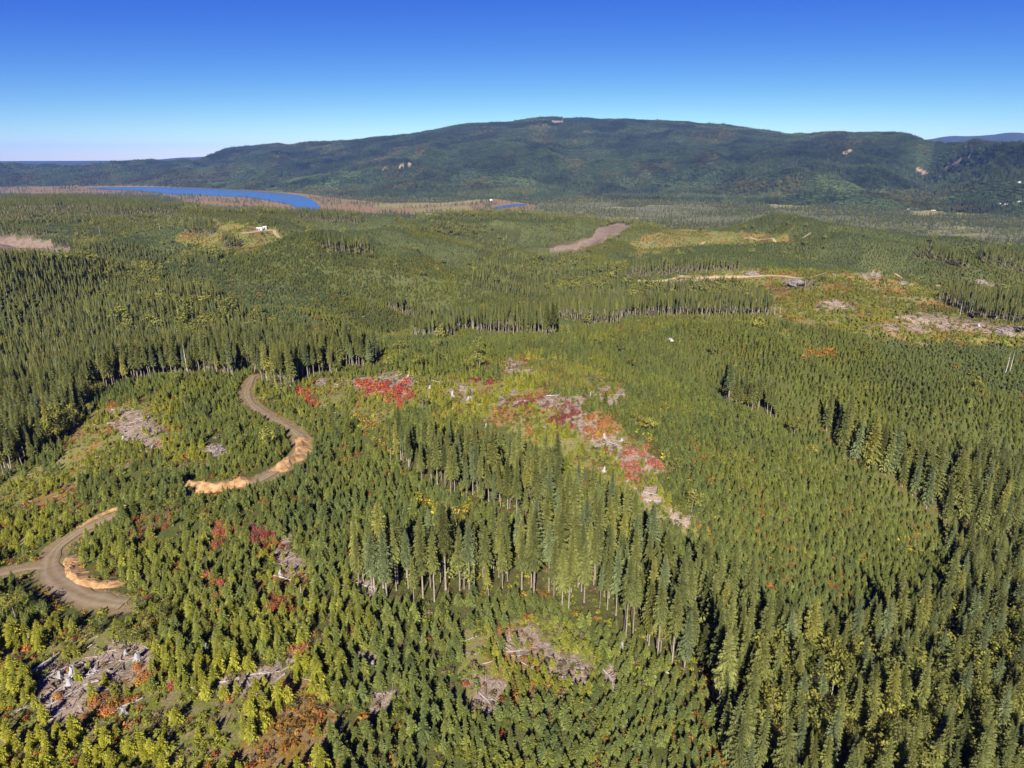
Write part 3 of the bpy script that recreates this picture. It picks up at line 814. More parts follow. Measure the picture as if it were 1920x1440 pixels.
BANKS = [cut_bank([(551, 822), (553, 838), (548, 852), (535, 864), (518, 874), (498, 884)], 2.3, 2.6, 1),
         cut_bank([(472, 893), (450, 900), (425, 907), (398, 910), (372, 906), (358, 898)], 2.2, 2.4, 1),
         cut_bank([(122, 1042), (117, 1062), (122, 1082), (140, 1096), (165, 1103), (195, 1104), (222, 1104)], 1.5, 2.0, 1),
         cut_bank([(250, 948), (222, 956), (196, 966), (168, 980), (146, 994)], 0.55, 1.2, -1)]

# ------------------------------------------------------------------ plants: meshes
class Soup:
    def __init__(self):
        self.v = []; self.f = []; self.leaf = []; self.mi = []
    def tri(self, a, b, c, leaf=0.5, mi=0):
        n = len(self.v); self.v += [a, b, c]; self.f.append((n, n + 1, n + 2)); self.leaf += [leaf] * 3; self.mi.append(mi)
    def quad(self, a, b, c, d, leaf=0.5, mi=0):
        n = len(self.v); self.v += [a, b, c, d]; self.f.append((n, n + 1, n + 2, n + 3)); self.leaf += [leaf] * 4; self.mi.append(mi)
    def add(self, other, mi=None):
        n = len(self.v); self.v += other.v; self.leaf += other.leaf
        self.f += [tuple(i + n for i in f) for f in other.f]
        self.mi += [m if mi is None else mi for m in other.mi]
    def moved(self, dx, dy, s=1.0, sz=1.0, rot=0.0, dleaf=0.0):
        o = Soup(); c, sn = math.cos(rot), math.sin(rot)
        o.v = [((x * c - y * sn) * s + dx, (x * sn + y * c) * s + dy, z * s * sz) for x, y, z in self.v]
        o.f = list(self.f); o.leaf = [min(1, max(0, l + dleaf)) for l in self.leaf]; o.mi = list(self.mi)
        return o
    def mesh(self, name, mats):
        me = bpy.data.meshes.new(name)
        me.from_pydata(self.v, [], self.f)
        for m in mats: me.materials.append(m)
        if len(mats) > 1: me.polygons.foreach_set('material_index', self.mi)
        a = me.attributes.new('leaf', 'FLOAT', 'POINT'); a.data.foreach_set('value', np.array(self.leaf, np.float32))
        return me

def tube(soup, pts, rads, sides=6, cap=True, leaf=0.5):
    rings = []
    for i, (p, r) in enumerate(zip(pts, rads)):
        p = Vector(p)
        q = Vector(pts[min(i + 1, len(pts) - 1)]) - Vector(pts[max(i - 1, 0)])
        q.normalize()
        u = q.orthogonal().normalized() if abs(q.z) < 0.9 else Vector((1, 0, 0))
        u = (u - q * u.dot(q)).normalized(); w = q.cross(u)
        n = len(soup.v)
        for k in range(sides):
            a = 2 * math.pi * k / sides
            soup.v.append(tuple(p + (u * math.cos(a) + w * math.sin(a)) * r)); soup.leaf.append(leaf)
        rings.append(n)
    for a, b in zip(rings[:-1], rings[1:]):
        for k in range(sides):
            soup.f.append((a + k, a + (k + 1) % sides, b + (k + 1) % sides, b + k)); soup.mi.append(0)
    if cap:
        soup.f.append(tuple(rings[0] + k for k in reversed(range(sides)))); soup.mi.append(0)
        soup.f.append(tuple(rings[-1] + k for k in range(sides))); soup.mi.append(0)

def conifer(seed, H, rad, base, nb, stations, r_trunk, shape=0.85, ragged=0.3, core=0.42, droop=0.35, trunk_sides=6):
    rd = random.Random(seed)
    T = Soup(); Cr = Soup()
    lx, ly = rd.uniform(-.012, .012) * H, rd.uniform(-.012, .012) * H
    def axis(z):
        t = z / H
        return lx * t * t, ly * t * t
    zs = [0, 0.04 * H, 0.35 * H, 0.7 * H, 0.97 * H]
    tube(T, [(*axis(z), z) for z in zs], [r_trunk * 1.35, r_trunk, r_trunk * .75, r_trunk * .42, r_trunk * .06], trunk_sides)
    zb = base * H
    if core:
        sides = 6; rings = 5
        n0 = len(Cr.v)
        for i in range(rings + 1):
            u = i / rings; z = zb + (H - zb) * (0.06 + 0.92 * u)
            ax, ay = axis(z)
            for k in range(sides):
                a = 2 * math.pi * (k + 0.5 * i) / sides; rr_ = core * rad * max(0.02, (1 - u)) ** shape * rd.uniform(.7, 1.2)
                Cr.v.append((ax + math.cos(a) * rr_, ay + math.sin(a) * rr_, z + rd.uniform(-.3, .3) * (H - zb) / rings * .5)); Cr.leaf.append(0.15)  # low tone paints the shade inside the crown into the core's colour
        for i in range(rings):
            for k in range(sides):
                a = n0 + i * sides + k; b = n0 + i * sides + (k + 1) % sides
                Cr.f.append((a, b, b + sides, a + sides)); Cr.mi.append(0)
    ga = 2.39996
    a0 = rd.uniform(0, 6.28)
    for i in range(nb):
        u = ((i + rd.random()) / nb) ** 0.9
        z = zb + (H - zb) * u * 0.985
        Lb = rad * max(0.03, 1 - u) ** shape * rd.uniform(1 - ragged, 1 + ragged * .6)
        if base > 0.1 and u < 0.12: Lb *= 0.55 + 0.45 * u / 0.12
        Lb = max(Lb, 0.05 * rad)
        az = a0 + i * ga + rd.uniform(-.3, .3)
        dx, dy = math.cos(az), math.sin(az); nx, ny = -dy, dx
        rise = -0.18 + 0.75 * u + rd.uniform(-.12, .12)
        dr = droop * (1 - .7 * u)
        ax, ay = axis(z)
        lf = min(1, max(0, 0.5 + rd.gauss(0, .16)))
        def P(s, lat=0.0, dz=0.0):
            return (ax + dx * Lb * s + nx * lat, ay + dy * Lb * s + ny * lat, z + Lb * (rise * s - dr * s * s) + dz)
        wid = 0.36 * Lb
        if stations == 0:
            w = wid * 1.25
            Cr.tri(P(0.12), P(0.72, w * rd.uniform(.6, 1), -.10 * Lb), P(1.02), lf)
            Cr.tri(P(0.12), P(1.02), P(0.72, -w * rd.uniform(.6, 1), -.10 * Lb), lf - .08)
            continue
        for j in range(stations):
            s0 = 0.16 + 0.72 * j / stations
            for sg in (1, -1):
                w = wid * (1.15 - 0.55 * s0) * rd.uniform(.7, 1.2)
                Cr.tri(P(s0 - .05, sg * .02), P(min(1.05, s0 + 0.34), sg * w, -rd.uniform(.04, .2) * Lb), P(s0 + 0.30, sg * w * .12, .03 * Lb), lf + rd.uniform(-.15, .15))
        Cr.tri(P(0.66, wid * .18), P(1.04, 0, -.02 * Lb), P(0.66, -wid * .18), lf + .1)
    return T, Cr

def broadleaf(seed, H, rad, n, base=0.3, leaf=0.45, bare=False):
    rd = random.Random(seed)
    T = Soup(); Cr = Soup()
    tops = []
    tube(T, [(0, 0, 0), (rd.uniform(-.1, .1), 0, H * .3), (rd.uniform(-.3, .3), rd.uniform(-.3, .3), H * .62), (0, 0, H * .85)], [H * .016, H * .012, H * .007, H * .002], 5)
    for k in range(7):
        a = k * 2.4 + rd.random(); z0 = H * rd.uniform(base, .6)
        e = (math.cos(a) * rad * rd.uniform(.5, .85), math.sin(a) * rad * rd.uniform(.5, .85), z0 + H * rd.uniform(.1, .3))
        tube(T, [(0, 0, z0), (e[0] * .5, e[1] * .5, (z0 + e[2]) / 2), e], [H * .006, H * .004, H * .0015], 4, cap=False)
        tops.append((e, rad * rd.uniform(.38, .6)))
    tops.append(((0, 0, H * .82), rad * .6)); tops.append(((0, 0, H * .62), rad * .65))
    for i in range(n):
        c, rr_ = tops[i % len(tops)]
        v = Vector((rd.gauss(0, 1), rd.gauss(0, 1), rd.gauss(0, 1) * .8)).normalized() * rr_ * rd.random() ** .35
        p = Vector(c) + v
        nrm = (v.normalized() + Vector((rd.uniform(-.6, .6), rd.uniform(-.6, .6), rd.uniform(-.1, .9)))).normalized()
        u = nrm.orthogonal().normalized(); u.rotate(Matrix.Rotation(rd.uniform(0, 6.28), 3, nrm)); w = nrm.cross(u)
        s = leaf * rd.uniform(.6, 1.3); lf = min(1, max(0, .5 + rd.gauss(0, .2)))
        Cr.quad(tuple(p - u * s), tuple(p - w * s * .55), tuple(p + u * s), tuple(p + w * s * .55), lf)
    return T, Cr

def shrub(seed, H, rad, n, leaf, stems=5):
    rd = random.Random(seed)
    T = Soup(); Cr = Soup()
    for k in range(stems):
        a = k * 6.283 / stems + rd.random(); q = rd.uniform(.5, .95)
        e = (math.cos(a) * rad * q, math.sin(a) * rad * q, H * rd.uniform(.7, 1.0))
        tube(T, [(0, 0, -.1), (e[0] * .4, e[1] * .4, H * .5), e], [.05 * H / 2, .03 * H / 2, .012 * H / 2], 4, cap=False)
    for i in range(n):
        a = rd.uniform(0, 6.283); el = math.asin(rd.uniform(-.05, 1)); q = rd.uniform(.55, 1.05)
        lump = 1 + .25 * math.sin(3 * a + seed) * math.cos(el)
        p = Vector((math.cos(a) * math.cos(el) * rad * lump, math.sin(a) * math.cos(el) * rad * lump, 0.12 * H + math.sin(el) * H * .9)) * q
        nrm = (Vector((p.x, p.y, p.z * .8)).normalized() + Vector((rd.uniform(-.7, .7), rd.uniform(-.7, .7), rd.uniform(0, .8)))).normalized()
        u = nrm.orthogonal().normalized(); u.rotate(Matrix.Rotation(rd.uniform(0, 6.28), 3, nrm)); w = nrm.cross(u)
        s = leaf * rd.uniform(.6, 1.4); lf = min(1, max(0, .5 + rd.gauss(0, .22)))
        Cr.quad(tuple(p - u * s), tuple(p - w * s * .5), tuple(p + u * s), tuple(p + w * s * .5), lf)
    return T, Cr

def far_tree(seed, H, rad, broad=False):
    """a few triangles for a tree seen from kilometres away"""
    rd = random.Random(seed); Cr = Soup()
    sides = 6
    tiers = [(0.08, 0.62, 1.0), (0.42, 1.0, .62)] if not broad else [(0.25, 0.75, .9), (.45, 1.0, .95)]
    for (z0, z1, q) in tiers:
        ring = []
        for k in range(sides):
            a = 6.283 * k / sides + rd.uniform(-.3, .3); r_ = rad * q * rd.uniform(.6, 1.15)
            ring.append((math.cos(a) * r_, math.sin(a) * r_, (z0 + rd.uniform(-.08, .08)) * H))
        top = (rd.uniform(-.1, .1) * rad, rd.uniform(-.1, .1) * rad, z1 * H)
        if broad:
            mid_ = [(x * .8, y * .8, z + .35 * H) for x, y, z in ring]
            for k in range(sides):
                Cr.quad(ring[k], ring[(k + 1) % sides], mid_[(k + 1) % sides], mid_[k], rd.uniform(.3, .7))
                Cr.tri(mid_[k], mid_[(k + 1) % sides], top, rd.uniform(.3, .8))
        else:
            for k in range(sides):
                Cr.tri(ring[k], ring[(k + 1) % sides], top, rd.uniform(.3, .7))
    return Cr

def grove(seed, n, spread_, H, rad, broad=0.0):
    rd = random.Random(seed); S = Soup()
    kinds = [far_tree(seed * 10 + k, 1, rad / H, k >= 4) for k in range(6)]
    for i in range(n):
        a = i * 2.4; q = spread_ * math.sqrt((i + .5) / n)
        kd = kinds[rd.randrange(4)] if rd.random() > broad else kinds[4 + rd.randrange(2)]
        S.add(kd.moved(math.cos(a) * q + rd.uniform(-1.5, 1.5), math.sin(a) * q + rd.uniform(-1.5, 1.5), H * rd.uniform(.65, 1.2), rd.uniform(.85, 1.15), rd.uniform(0, 6), rd.uniform(-.25, .25)))
    return S

# prototypes
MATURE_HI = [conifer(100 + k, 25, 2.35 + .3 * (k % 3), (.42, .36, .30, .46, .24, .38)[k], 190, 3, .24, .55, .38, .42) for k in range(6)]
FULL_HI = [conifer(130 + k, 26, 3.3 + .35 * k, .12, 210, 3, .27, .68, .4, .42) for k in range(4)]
MATURE_MID = [conifer(160 + k, 25, 2.7, (.46, .40, .36, .14)[k], 62, 1, .30, .72, .3, .5, trunk_sides=4) for k in range(4)]
MATURE_LO = [conifer(190 + k, 25, 2.9, (.42, .36, .3, .1)[k], 30, 0, .32, .72, .3, .55, trunk_sides=3) for k in range(4)]
YOUNG_HI = [conifer(220 + k, 6, 1.75 + .22 * (k % 3), .03, 120, 3, .07, .72, .34, .42, .25, 4) for k in range(6)]
YOUNG_MID = [conifer(250 + k, 6, 1.95, .03, 44, 0, .07, .72, .25, .55, .25, 3) for k in range(4)]
YOUNG_LO = [conifer(280 + k, 6, 2.1, .03, 22, 0, .07, .72, .2, .62, .25, 3) for k in range(3)]
BROAD_HI = [broadleaf(310 + k, 11, 3.6, 420, .28, .42) for k in range(4)]
BROAD_LO = [broadleaf(340 + k, 12, 3.8, 90, .28, .95) for k in range(3)]
SHRUB_HI = [shrub(370 + k, 2.2, 1.3, 150, .2) for k in range(4)]
SHRUB_LO = [shrub(400 + k, 1.1, .8, 36, .24, 3) for k in range(4)]
GROVES = [grove(430 + k, 9, 13, 24, 3.4) for k in range(4)] + [grove(440 + k, 12, 13, 10, 2.6) for k in range(3)] + [grove(450 + k, 8, 13, 17, 4.2, .6) for k in range(3)]

def both(tc, names=('trunk', 'crown'), leafm=None):
    T, Cr = tc
    S = Soup(); S.add(T, 1); S.add(Cr, 0)
    return S

# ------------------------------------------------------------------ scattering machinery
def gn_scatter(name, protos, mats, x, y, z, rot, sxy, sz, idx, tint, bark, label, tilt=None):
    """one object that carries many uncountable plants as instances"""
    pc = bpy.data.collections.new(name + '_kinds')
    for k, S in enumerate(protos):
        me = S.mesh('%s_kind' % name, mats)
        ob = bpy.data.objects.new('%s_kind_%02d' % (name, k), me); pc.objects.link(ob)
    n = len(x)
    me = bpy.data.meshes.new(name)
    me.vertices.add(n)
    me.vertices.foreach_set('co', np.stack([x, y, z], 1).astype(np.float32).ravel())
    def attr(nm, typ, key, arr):
        a = me.attributes.new(nm, typ, 'POINT'); a.data.foreach_set(key, np.ascontiguousarray(arr).ravel())
    if tilt is None: tilt = np.zeros((n, 2))
    attr('rot', 'FLOAT_VECTOR', 'vector', np.stack([tilt[:, 0], tilt[:, 1], rot], 1).astype(np.float32))
    attr('size', 'FLOAT_VECTOR', 'vector', np.stack([sxy, sxy, sz], 1).astype(np.float32))
    attr('pick', 'INT', 'value', idx.astype(np.int32))
    attr('tint', 'FLOAT_VECTOR', 'vector', tint.astype(np.float32))
    attr('bark', 'FLOAT_VECTOR', 'vector', bark.astype(np.float32))
    o = bpy.data.objects.new(name, me); COL.objects.link(o)
    ng = bpy.data.node_groups.new(name + '_scatter', 'GeometryNodeTree')
    ng.interface.new_socket('Geometry', in_out='INPUT', socket_type='NodeSocketGeometry')
    ng.interface.new_socket('Geometry', in_out='OUTPUT', socket_type='NodeSocketGeometry')
    N, Lk = ng.nodes, ng.links
    gi = N.new('NodeGroupInput'); go = N.new('NodeGroupOutput')
    ci = N.new('GeometryNodeCollectionInfo'); ci.inputs['Collection'].default_value = pc
    ci.inputs['Separate Children'].default_value = True; ci.inputs['Reset Children'].default_value = True
    ip = N.new('GeometryNodeInstanceOnPoints'); ip.inputs['Pick Instance'].default_value = True
    def named(nm, typ):
        a = N.new('GeometryNodeInputNamedAttribute'); a.data_type = typ; a.inputs['Name'].default_value = nm
        return [s for s in a.outputs if s.name == 'Attribute' and s.enabled][0]
    e2r = N.new('FunctionNodeEulerToRotation')
    Lk.new(named('rot', 'FLOAT_VECTOR'), e2r.inputs[0])
    Lk.new(gi.outputs[0], ip.inputs['Points']); Lk.new(ci.outputs[0], ip.inputs['Instance'])
    Lk.new(named('pick', 'INT'), ip.inputs['Instance Index'])
    Lk.new(e2r.outputs[0], ip.inputs['Rotation']); Lk.new(named('size', 'FLOAT_VECTOR'), ip.inputs['Scale'])
    Lk.new(ip.outputs[0], go.inputs[0])
    md = o.modifiers.new('scatter', 'NODES'); md.node_group = ng
    tag(o, kind='stuff')
    o['label'] = label
    return o

def ring_points(r0, r1, s, jit=0.42, az_lim=48.0):
    xm = r1 * math.sin(R(az_lim))
    gx = np.arange(-xm, xm, s); gy = np.arange(max(0, r0 * math.cos(R(az_lim + 8)) - 50), r1, s)
    X, Y = np.meshgrid(gx, gy)
    X = X + (np.arange(len(gy))[:, None] % 2) * s * .5
    X = X.ravel() + RNG.uniform(-jit, jit, X.size) * s; Y = Y.ravel() + RNG.uniform(-jit, jit, Y.size) * s
    r = np.hypot(X, Y)
    m = (r >= r0) & (r < r1) & (np.abs(np.arctan2(X, Y)) < R(az_lim + 7))
    X, Y = X[m], Y[m]
    Z = ground_z(X, Y)
    px, py = project(X, Y, Z)
    lim = 620 if r0 < 300 else 240
    m = (px > -lim) & (px < 1920 + lim) & (py < 1900)
    return X[m], Y[m], Z[m]

def bank_dist(x, y):
    d = np.full(x.shape, 1e9)
    m = np.hypot(x, y) < 480
    for b in BANKS:
        dd, _ = dist_line(x[m], y[m], b[::3]); d[m] = np.minimum(d[m], dd)
    return d

def track_dist(x, y):
    d = np.full(x.shape, 1e9)
    m = (np.hypot(x, y) > 700) & (np.hypot(x, y) < 2200)
    for b in TRACK_LINES:
        dd, _ = dist_line(x[m], y[m], b); d[m] = np.minimum(d[m], dd)
    return d

def clear_of_roads(x, y, extra=0.0):
    px, py = project(x, y, ground_z(x, y))
    landing = 4.6 * ((px < 280) & (py > 1010)) + 0.8 * (px >= 430) - 2.2 * ((px > 245) & (px < 365) & (py > 900))
    return (road_dist(x, y) > 4.0 + extra + landing * (extra >= 0)) & (bank_dist(x, y) > 2.6 + extra) & (track_dist(x, y) > 5)

def mixcol(a, b, t):
    return np.asarray(a)[None, :] * (1 - t[:, None]) + np.asarray(b)[None, :] * t[:, None]

GRAYBARK, PALEBARK = (0.14, 0.115, 0.09), (0.26, 0.22, 0.18)

# ------------------------------------------------------------------ young planted conifers
DF, MIDG, YEL = (0.125, 0.155, 0.054), (0.180, 0.195, 0.047), (0.285, 0.275, 0.036)
BROADP = [[(195, 1095), (300, 1110), (330, 1180), (260, 1230), (150, 1190), (215, 1140)], [(255, 905), (400, 920), (420, 980), (330, 990), (280, 960)],
          [(1400, 1230), (1560, 1230), (1700, 1260), (1940, 1150), (1960, 1440), (1420, 1440)], [(-60, 720), (90, 730), (165, 745), (120, 830), (-60, 880)],
          [(480, 735), (560, 770), (600, 800), (560, 790), (500, 760)], [(1080, 1130), (1120, 1140), (1110, 1165), (1070, 1150)]]
allY = []
for r0, r1, s in ((75, 330, 2.25), (330, 620, 2.3), (620, 1100, 2.9), (1100, 1950, 3.7)):
    x, y, z = ring_points(r0, r1, s)
    zn, px, py, r = zone_of(x, y, z)
    jx, jy = ragged_edge(x, y, px, py, r)
    sl = inany(jx, jy, SLASH)
    red = inany(px, py, [p for p, k in RED])
    cl = fbm(x / 13, y / 13, 101, 3)
    keep = np.where(zn == 0, .90, np.where(zn == 3, np.clip((cl - .36) * 4.2, 0.05, .85), 0))
    keep = np.where(sl, .10, keep); keep = np.where(red & (zn != 0), keep * .45, keep); keep = np.where(red & (zn == 0), keep * .3, keep)
    keep = np.where((zn == 0) & (cl < .38) & (px < 1150), keep * .3, keep)
    keep = np.where(inany(px, py, BROADP), keep * .4, keep)
    keep = np.where((px > 225) & (px < 345) & (py > 905) & (py < 1010) & (r < 330) & (road_dist(x, y) < 9), 1.0, keep)
    keep = np.where((px > 345) & (px < 560) & (py > 880) & (py < 945) & (r < 330) & (road_dist(x, y) < 8.5), 0.0, keep)
    m = (RNG.random(len(x)) < keep) & clear_of_roads(x, y)
    x, y, z, zn, px, py, r, cl = [a[m] for a in (x, y, z, zn, px, py, r, cl)]
    n = len(x)
    H = np.where(zn == 0, RNG.normal(3.9, .8, n), RNG.normal(2.8, .85, n))
    H = np.where(RNG.random(n) < .03, H * 1.45, H)
    fore = (py > 1130) & (px < 700)
    H = np.where(fore, RNG.normal(3.9, 1.05, n), H)
    H = np.where((px > 1100) & (r < 620), H * .86, H)
    H *= 0.82 + .36 * fbm(x / 35, y / 35, 120, 2)
    screen = (px > 225) & (px < 345) & (py > 905) & (py < 1010) & (road_dist(x, y) < 11)
    H = np.where(screen, RNG.normal(6.6, .7, n), H)
    H = np.clip(H, 1.3, 9)
    w = np.clip(RNG.normal(.5, .22, n) + (fbm(x / 30, y / 30, 130, 3) - .5) * 1.1, 0, 1)
    t = mixcol(DF, MIDG, w)
    yl = np.clip((zn == 3) * .56 + fore * .26 + .06 + (fbm(x / 26, y / 26, 140, 3) - .5) * 1.3 + RNG.normal(0, .14, n), 0, 1)
    yl = np.where((px > 1150) & (r < 700) & (zn == 0), yl * .55, yl)
    t = t * (1 - yl[:, None]) + np.array(YEL)[None] * yl[:, None]
    st = stands(x, y, 190.0, 400); far_w = smooth(380, 700, r) * (zn == 0); dim = 1 - .24 * smooth(560, 800, r) * (1 - smooth(.55, .95, stands(x, y, 120.0, 430)) * .7)
    cool = (far_w * smooth(.45, .55, st))[:, None]; warm = (far_w * smooth(.40, .30, st))[:, None]
    t = t * (1 - .75 * cool) + np.array((0.130, 0.172, 0.074))[None] * .75 * cool
    t = t * (1 - .6 * warm) + np.array((0.225, 0.222, 0.048))[None] * .6 * warm
    t = t * dim[:, None]
    H = H * (1 - .22 * far_w * smooth(.5, .6, stands(x, y, 190.0, 400) * 1.0))
    t *= np.clip(RNG.normal(1, .13, n), .6, 1.5)[:, None]
    base = 0 if r0 < 300 else (6 if r0 < 600 else 10)
    cnt = 6 if r0 < 300 else (4 if r0 < 600 else 3)
    allY.append(dict(x=x, y=y, z=z - .05, H=H, idx=base + RNG.integers(0, cnt, n), tint=t, wide=np.clip(RNG.normal(1.0, .14, n), .7, 1.4) * (1 if r0 < 600 else 1.15), px=px, py=py, r=r))
Y = {k: np.concatenate([a[k] for a in allY]) for k in allY[0]}

# ------------------------------------------------------------------ tall conifers (mature stands and middle-aged forest)
DARK, OLIVE, BLUEG, GOLD = (0.122, 0.136, 0.048), (0.182, 0.184, 0.052), (0.140, 0.164, 0.072), (0.215, 0.205, 0.052)
allM = []
for r0, r1, s1, s2 in ((75, 520, 3.9, 3.1), (520, 1000, 4.3, 3.6), (1000, 1900, 5.4, 5.0), (1900, 3000, 8.0, 8.0)):
    for want, s in ((1, s1), (2, s2)):
        x, y, z = ring_points(r0, r1, s)
        zn, px, py, r = zone_of(x, y, z)
        m = (zn == want) & clear_of_roads(x, y, 1.0) & (RNG.random(len(x)) < .93)
        brd = inany(px, py, BROADP)
        m &= ~(brd & (RNG.random(len(x)) < .55))
        x, y, z, px, py, r = [a[m] for a in (x, y, z, px, py, r)]
        n = len(x)
        if want == 1:
            H = RNG.normal(20.5, 2.8, n) - 3.5 * ((py < 960) & (px > 700) & (px < 1000) & (r < 330))
            draw = (px > 1480) & (r < 420) | (px > 1350) & (py > 1180)
            H = np.where(draw, RNG.normal(15.0, 3.2, n), H)
            H = np.where(RNG.random(n) < .12, H * .68, H)
        else:
            H = RNG.normal(7.8, 2.3, n)
            draw = np.ones(n, bool)
        H = np.where((px > 1340) & (px < 1470) & (py < 800) & (r < 420) & (want == 1), RNG.normal(19, 1.8, n), H)
        H = np.where((px > 1500) & (py < 1010) & (r < 460) & (want == 1), RNG.normal(22.5, 3.4, n), H)
        H = np.where((r > 600) & (want == 1), H * .82, H)
        H = np.clip(H, 4.5, 34) * (0.88 + .24 * fbm(x / 50, y / 50, 150, 2))
        w = np.clip(RNG.normal(.45, .25, n) + (fbm(x / 40, y / 40, 160, 2) - .5) * .8, 0, 1)
        t = mixcol(DARK, OLIVE, w)
        q = RNG.random(n)
        t = np.where((q < .14)[:, None], np.array(BLUEG)[None], t); t = np.where((q > .95)[:, None], np.array(GOLD)[None], t)
        t = t * np.clip(RNG.normal(1, .15, n), .6, 1.5)[:, None]
        if want == 2: t = t * 1.12
        if r0 < 500:
            idx = np.where(draw, 6 + RNG.integers(0, 4, n), RNG.integers(0, 6, n))
        elif r0 < 900:
            idx = np.where(draw, np.full(n, 13), 10 + RNG.integers(0, 3, n))
        else:
            idx = np.where(draw, np.full(n, 17), 14 + RNG.integers(0, 3, n))
        wide = np.clip(RNG.normal(1.0, .13, n), .7, 1.4) * np.where(np.full(n, want == 2), 1.9, 1.0)
        allM.append(dict(x=x, y=y, z=z - .1, H=H, idx=idx, tint=t, wide=wide, px=px, py=py, r=r, pole=np.full(n, want == 2)))
# scattered conifers on the valley floor and marsh
x, y, z = ring_points(2900, 9300, 21)
zn, px, py, r = zone_of(x, y, z)
cl = fbm(x / 160, y / 160, 170, 3)
keep = np.select([zn == 9, zn == 7, zn == 5, zn == 6], [np.clip((cl - .36) * 5, .05, .9), .22, np.where(cl > .52, .34, .05), .015], 0)
keep = np.where(z > 9, 0, keep)
m = RNG.random(len(x)) < keep
x, y, z, px, py, r = [a[m] for a in (x, y, z, px, py, r)]
n = len(x)
allM.append(dict(x=x, y=y, z=z - .1, H=RNG.normal(22, 5, n).clip(9, 36), idx=np.full(n, 17), tint=mixcol(DARK, BLUEG, RNG.random(n)) * .8,
                 wide=RNG.normal(1.35, .2, n).clip(.9, 2), px=px, py=py, r=r, pole=np.zeros(n, bool)))
M = {k: np.concatenate([a[k] for a in allM]) for k in allM[0]}

# ------------------------------------------------------------------ broad-leaved trees
allB = []
for r0, r1, s in ((75, 480, 4.6), (480, 2900, 9.0), (2900, 6500, 17)):
    x, y, z = ring_points(r0, r1, s)
    zn, px, py, r = zone_of(x, y, z)
    n = len(x)
    brd = inany(px, py, BROADP)
    cl = fbm(x / 120, y / 120, 180, 3)
    if r0 < 400: keep = np.where(brd, .66, np.where(zn == 2, .05, np.where(zn == 1, .05, np.where(zn == 0, .008, 0))))
    elif r0 < 2000: keep = np.select([zn == 2, zn == 0, zn == 3], [np.clip((cl - .44) * 2.4, .05, .5), .02, .008], 0)
    else: keep = np.select([zn == 7, zn == 9, zn == 5], [.7, np.clip((cl - .42) * 3, .2, .7), .01], 0)
    m = (RNG.random(n) < keep) & clear_of_roads(x, y, 1.0)
    x, y, z, zn, px, py, r = [a[m] for a in (x, y, z, zn, px, py, r)]
    n = len(x)
    H = RNG.normal(9.5 if r0 < 400 else 12, 2.0, n).clip(4.5, 18)
    small = inany(px, py, BROADP[:2] + BROADP[4:]) & (r < 480)
    H = np.where(small, RNG.normal(4.8, .8, n), H)
    H = np.where(zn == 7, RNG.normal(15, 2.5, n), H)
    q = RNG.random(n)
    t = mixcol((0.15, 0.165, 0.045), (0.23, 0.215, 0.045), q)
    t = np.where((zn == 7)[:, None], mixcol((0.235, 0.225, 0.145), (0.165, 0.185, 0.062), smooth(.35, .65, fbm(x / 140, y / 140, 320, 3) + RNG.normal(0, .1, n))), t)
    t = t * np.clip(RNG.normal(1, .14, n), .6, 1.4)[:, None]
    allB.append(dict(x=x, y=y, z=z - .1, H=H, idx=(RNG.integers(0, 4, n) if r0 < 400 else 4 + RNG.integers(0, 3, n)), tint=t, wide=RNG.normal(1.05, .15, n).clip(.7, 1.5), px=px, py=py, r=r))
B = {k: np.concatenate([a[k] for a in allB]) for k in allB[0]}

# ------------------------------------------------------------------ forest on the mountain
x, y, z = ring_points(3300, 12300, 29)
zn, px, py, r = zone_of(x, y, z)
unit = fbm(x / 520 + 0.6 * vnoise(x / 160, y / 160, 90), y / 760, 61, 2)
old = unit < .52
u2 = fbm(x / 300, y / 500, 71, 2)
leafy = (u2 + .16 * smooth(170, 60, z) + .10 * (fbm(x / 90, y / 90, 72, 3) - .5) * 2 > .70)
keep = np.where(zn == 8, np.where(old, .95, .8), 0)
keep = np.where(inany(px, py, SCARS), 0.02, keep)
m = (RNG.random(len(x)) < keep) & (px > -60) & (px < 1980)
x, y, z, r, old, leafy, unit = [a[m] for a in (x, y, z, r, old, leafy, unit)]
n = len(x)
idx = np.where(leafy & (RNG.random(n) < .6), 7 + RNG.integers(0, 3, n), np.where(old, RNG.integers(0, 4, n), 4 + RNG.integers(0, 3, n)))
t = mixcol((0.036, 0.050, 0.022), (0.052, 0.066, 0.026), RNG.random(n))
t = np.where((~old)[:, None], mixcol((0.050, 0.068, 0.026), (0.066, 0.084, 0.030), RNG.random(n)), t)
t = t * (1.12 + .75 * smooth(330, 60, z))[:, None]
t = np.where((idx >= 7)[:, None], mixcol((0.07, 0.078, 0.026), (0.11, 0.10, 0.032), RNG.random(n)), t)
G = dict(x=x, y=y, z=z - .6, tint=.74 * (.45 + .55 * stands(x, y, 420.0, 700) + .5 * stands(x, y, 170.0, 740))[:, None] * t * np.clip(RNG.normal(1, .12, n), .6, 1.4)[:, None], idx=idx, s=RNG.normal(1, .12, n).clip(.7, 1.3))

# ------------------------------------------------------------------ choose the trees that show largest: each becomes a thing of its own
def pick_largest(D, limit, r_max, extra=None):
    inf = (D['px'] > 2) & (D['px'] < 1918) & (D['py'] < 1436) & (D['r'] < r_max)
    if extra is not None: inf &= extra
    size = np.where(inf, D['H'] / np.hypot(D['r'], 116), 0)
    order = np.argsort(-size)
    order = order[:limit]
    order = order[size[order] > 0]
    mask = np.zeros(len(D['x']), bool); mask[order] = True
    return mask

def make_parts(protos, name, bark_m, leaf_m):
    out = []
    for T, Cr in protos:
        out.append((T.mesh(name + '_trunk', [bark_m]), Cr.mesh(name + '_crown', [leaf_m])))
    return out

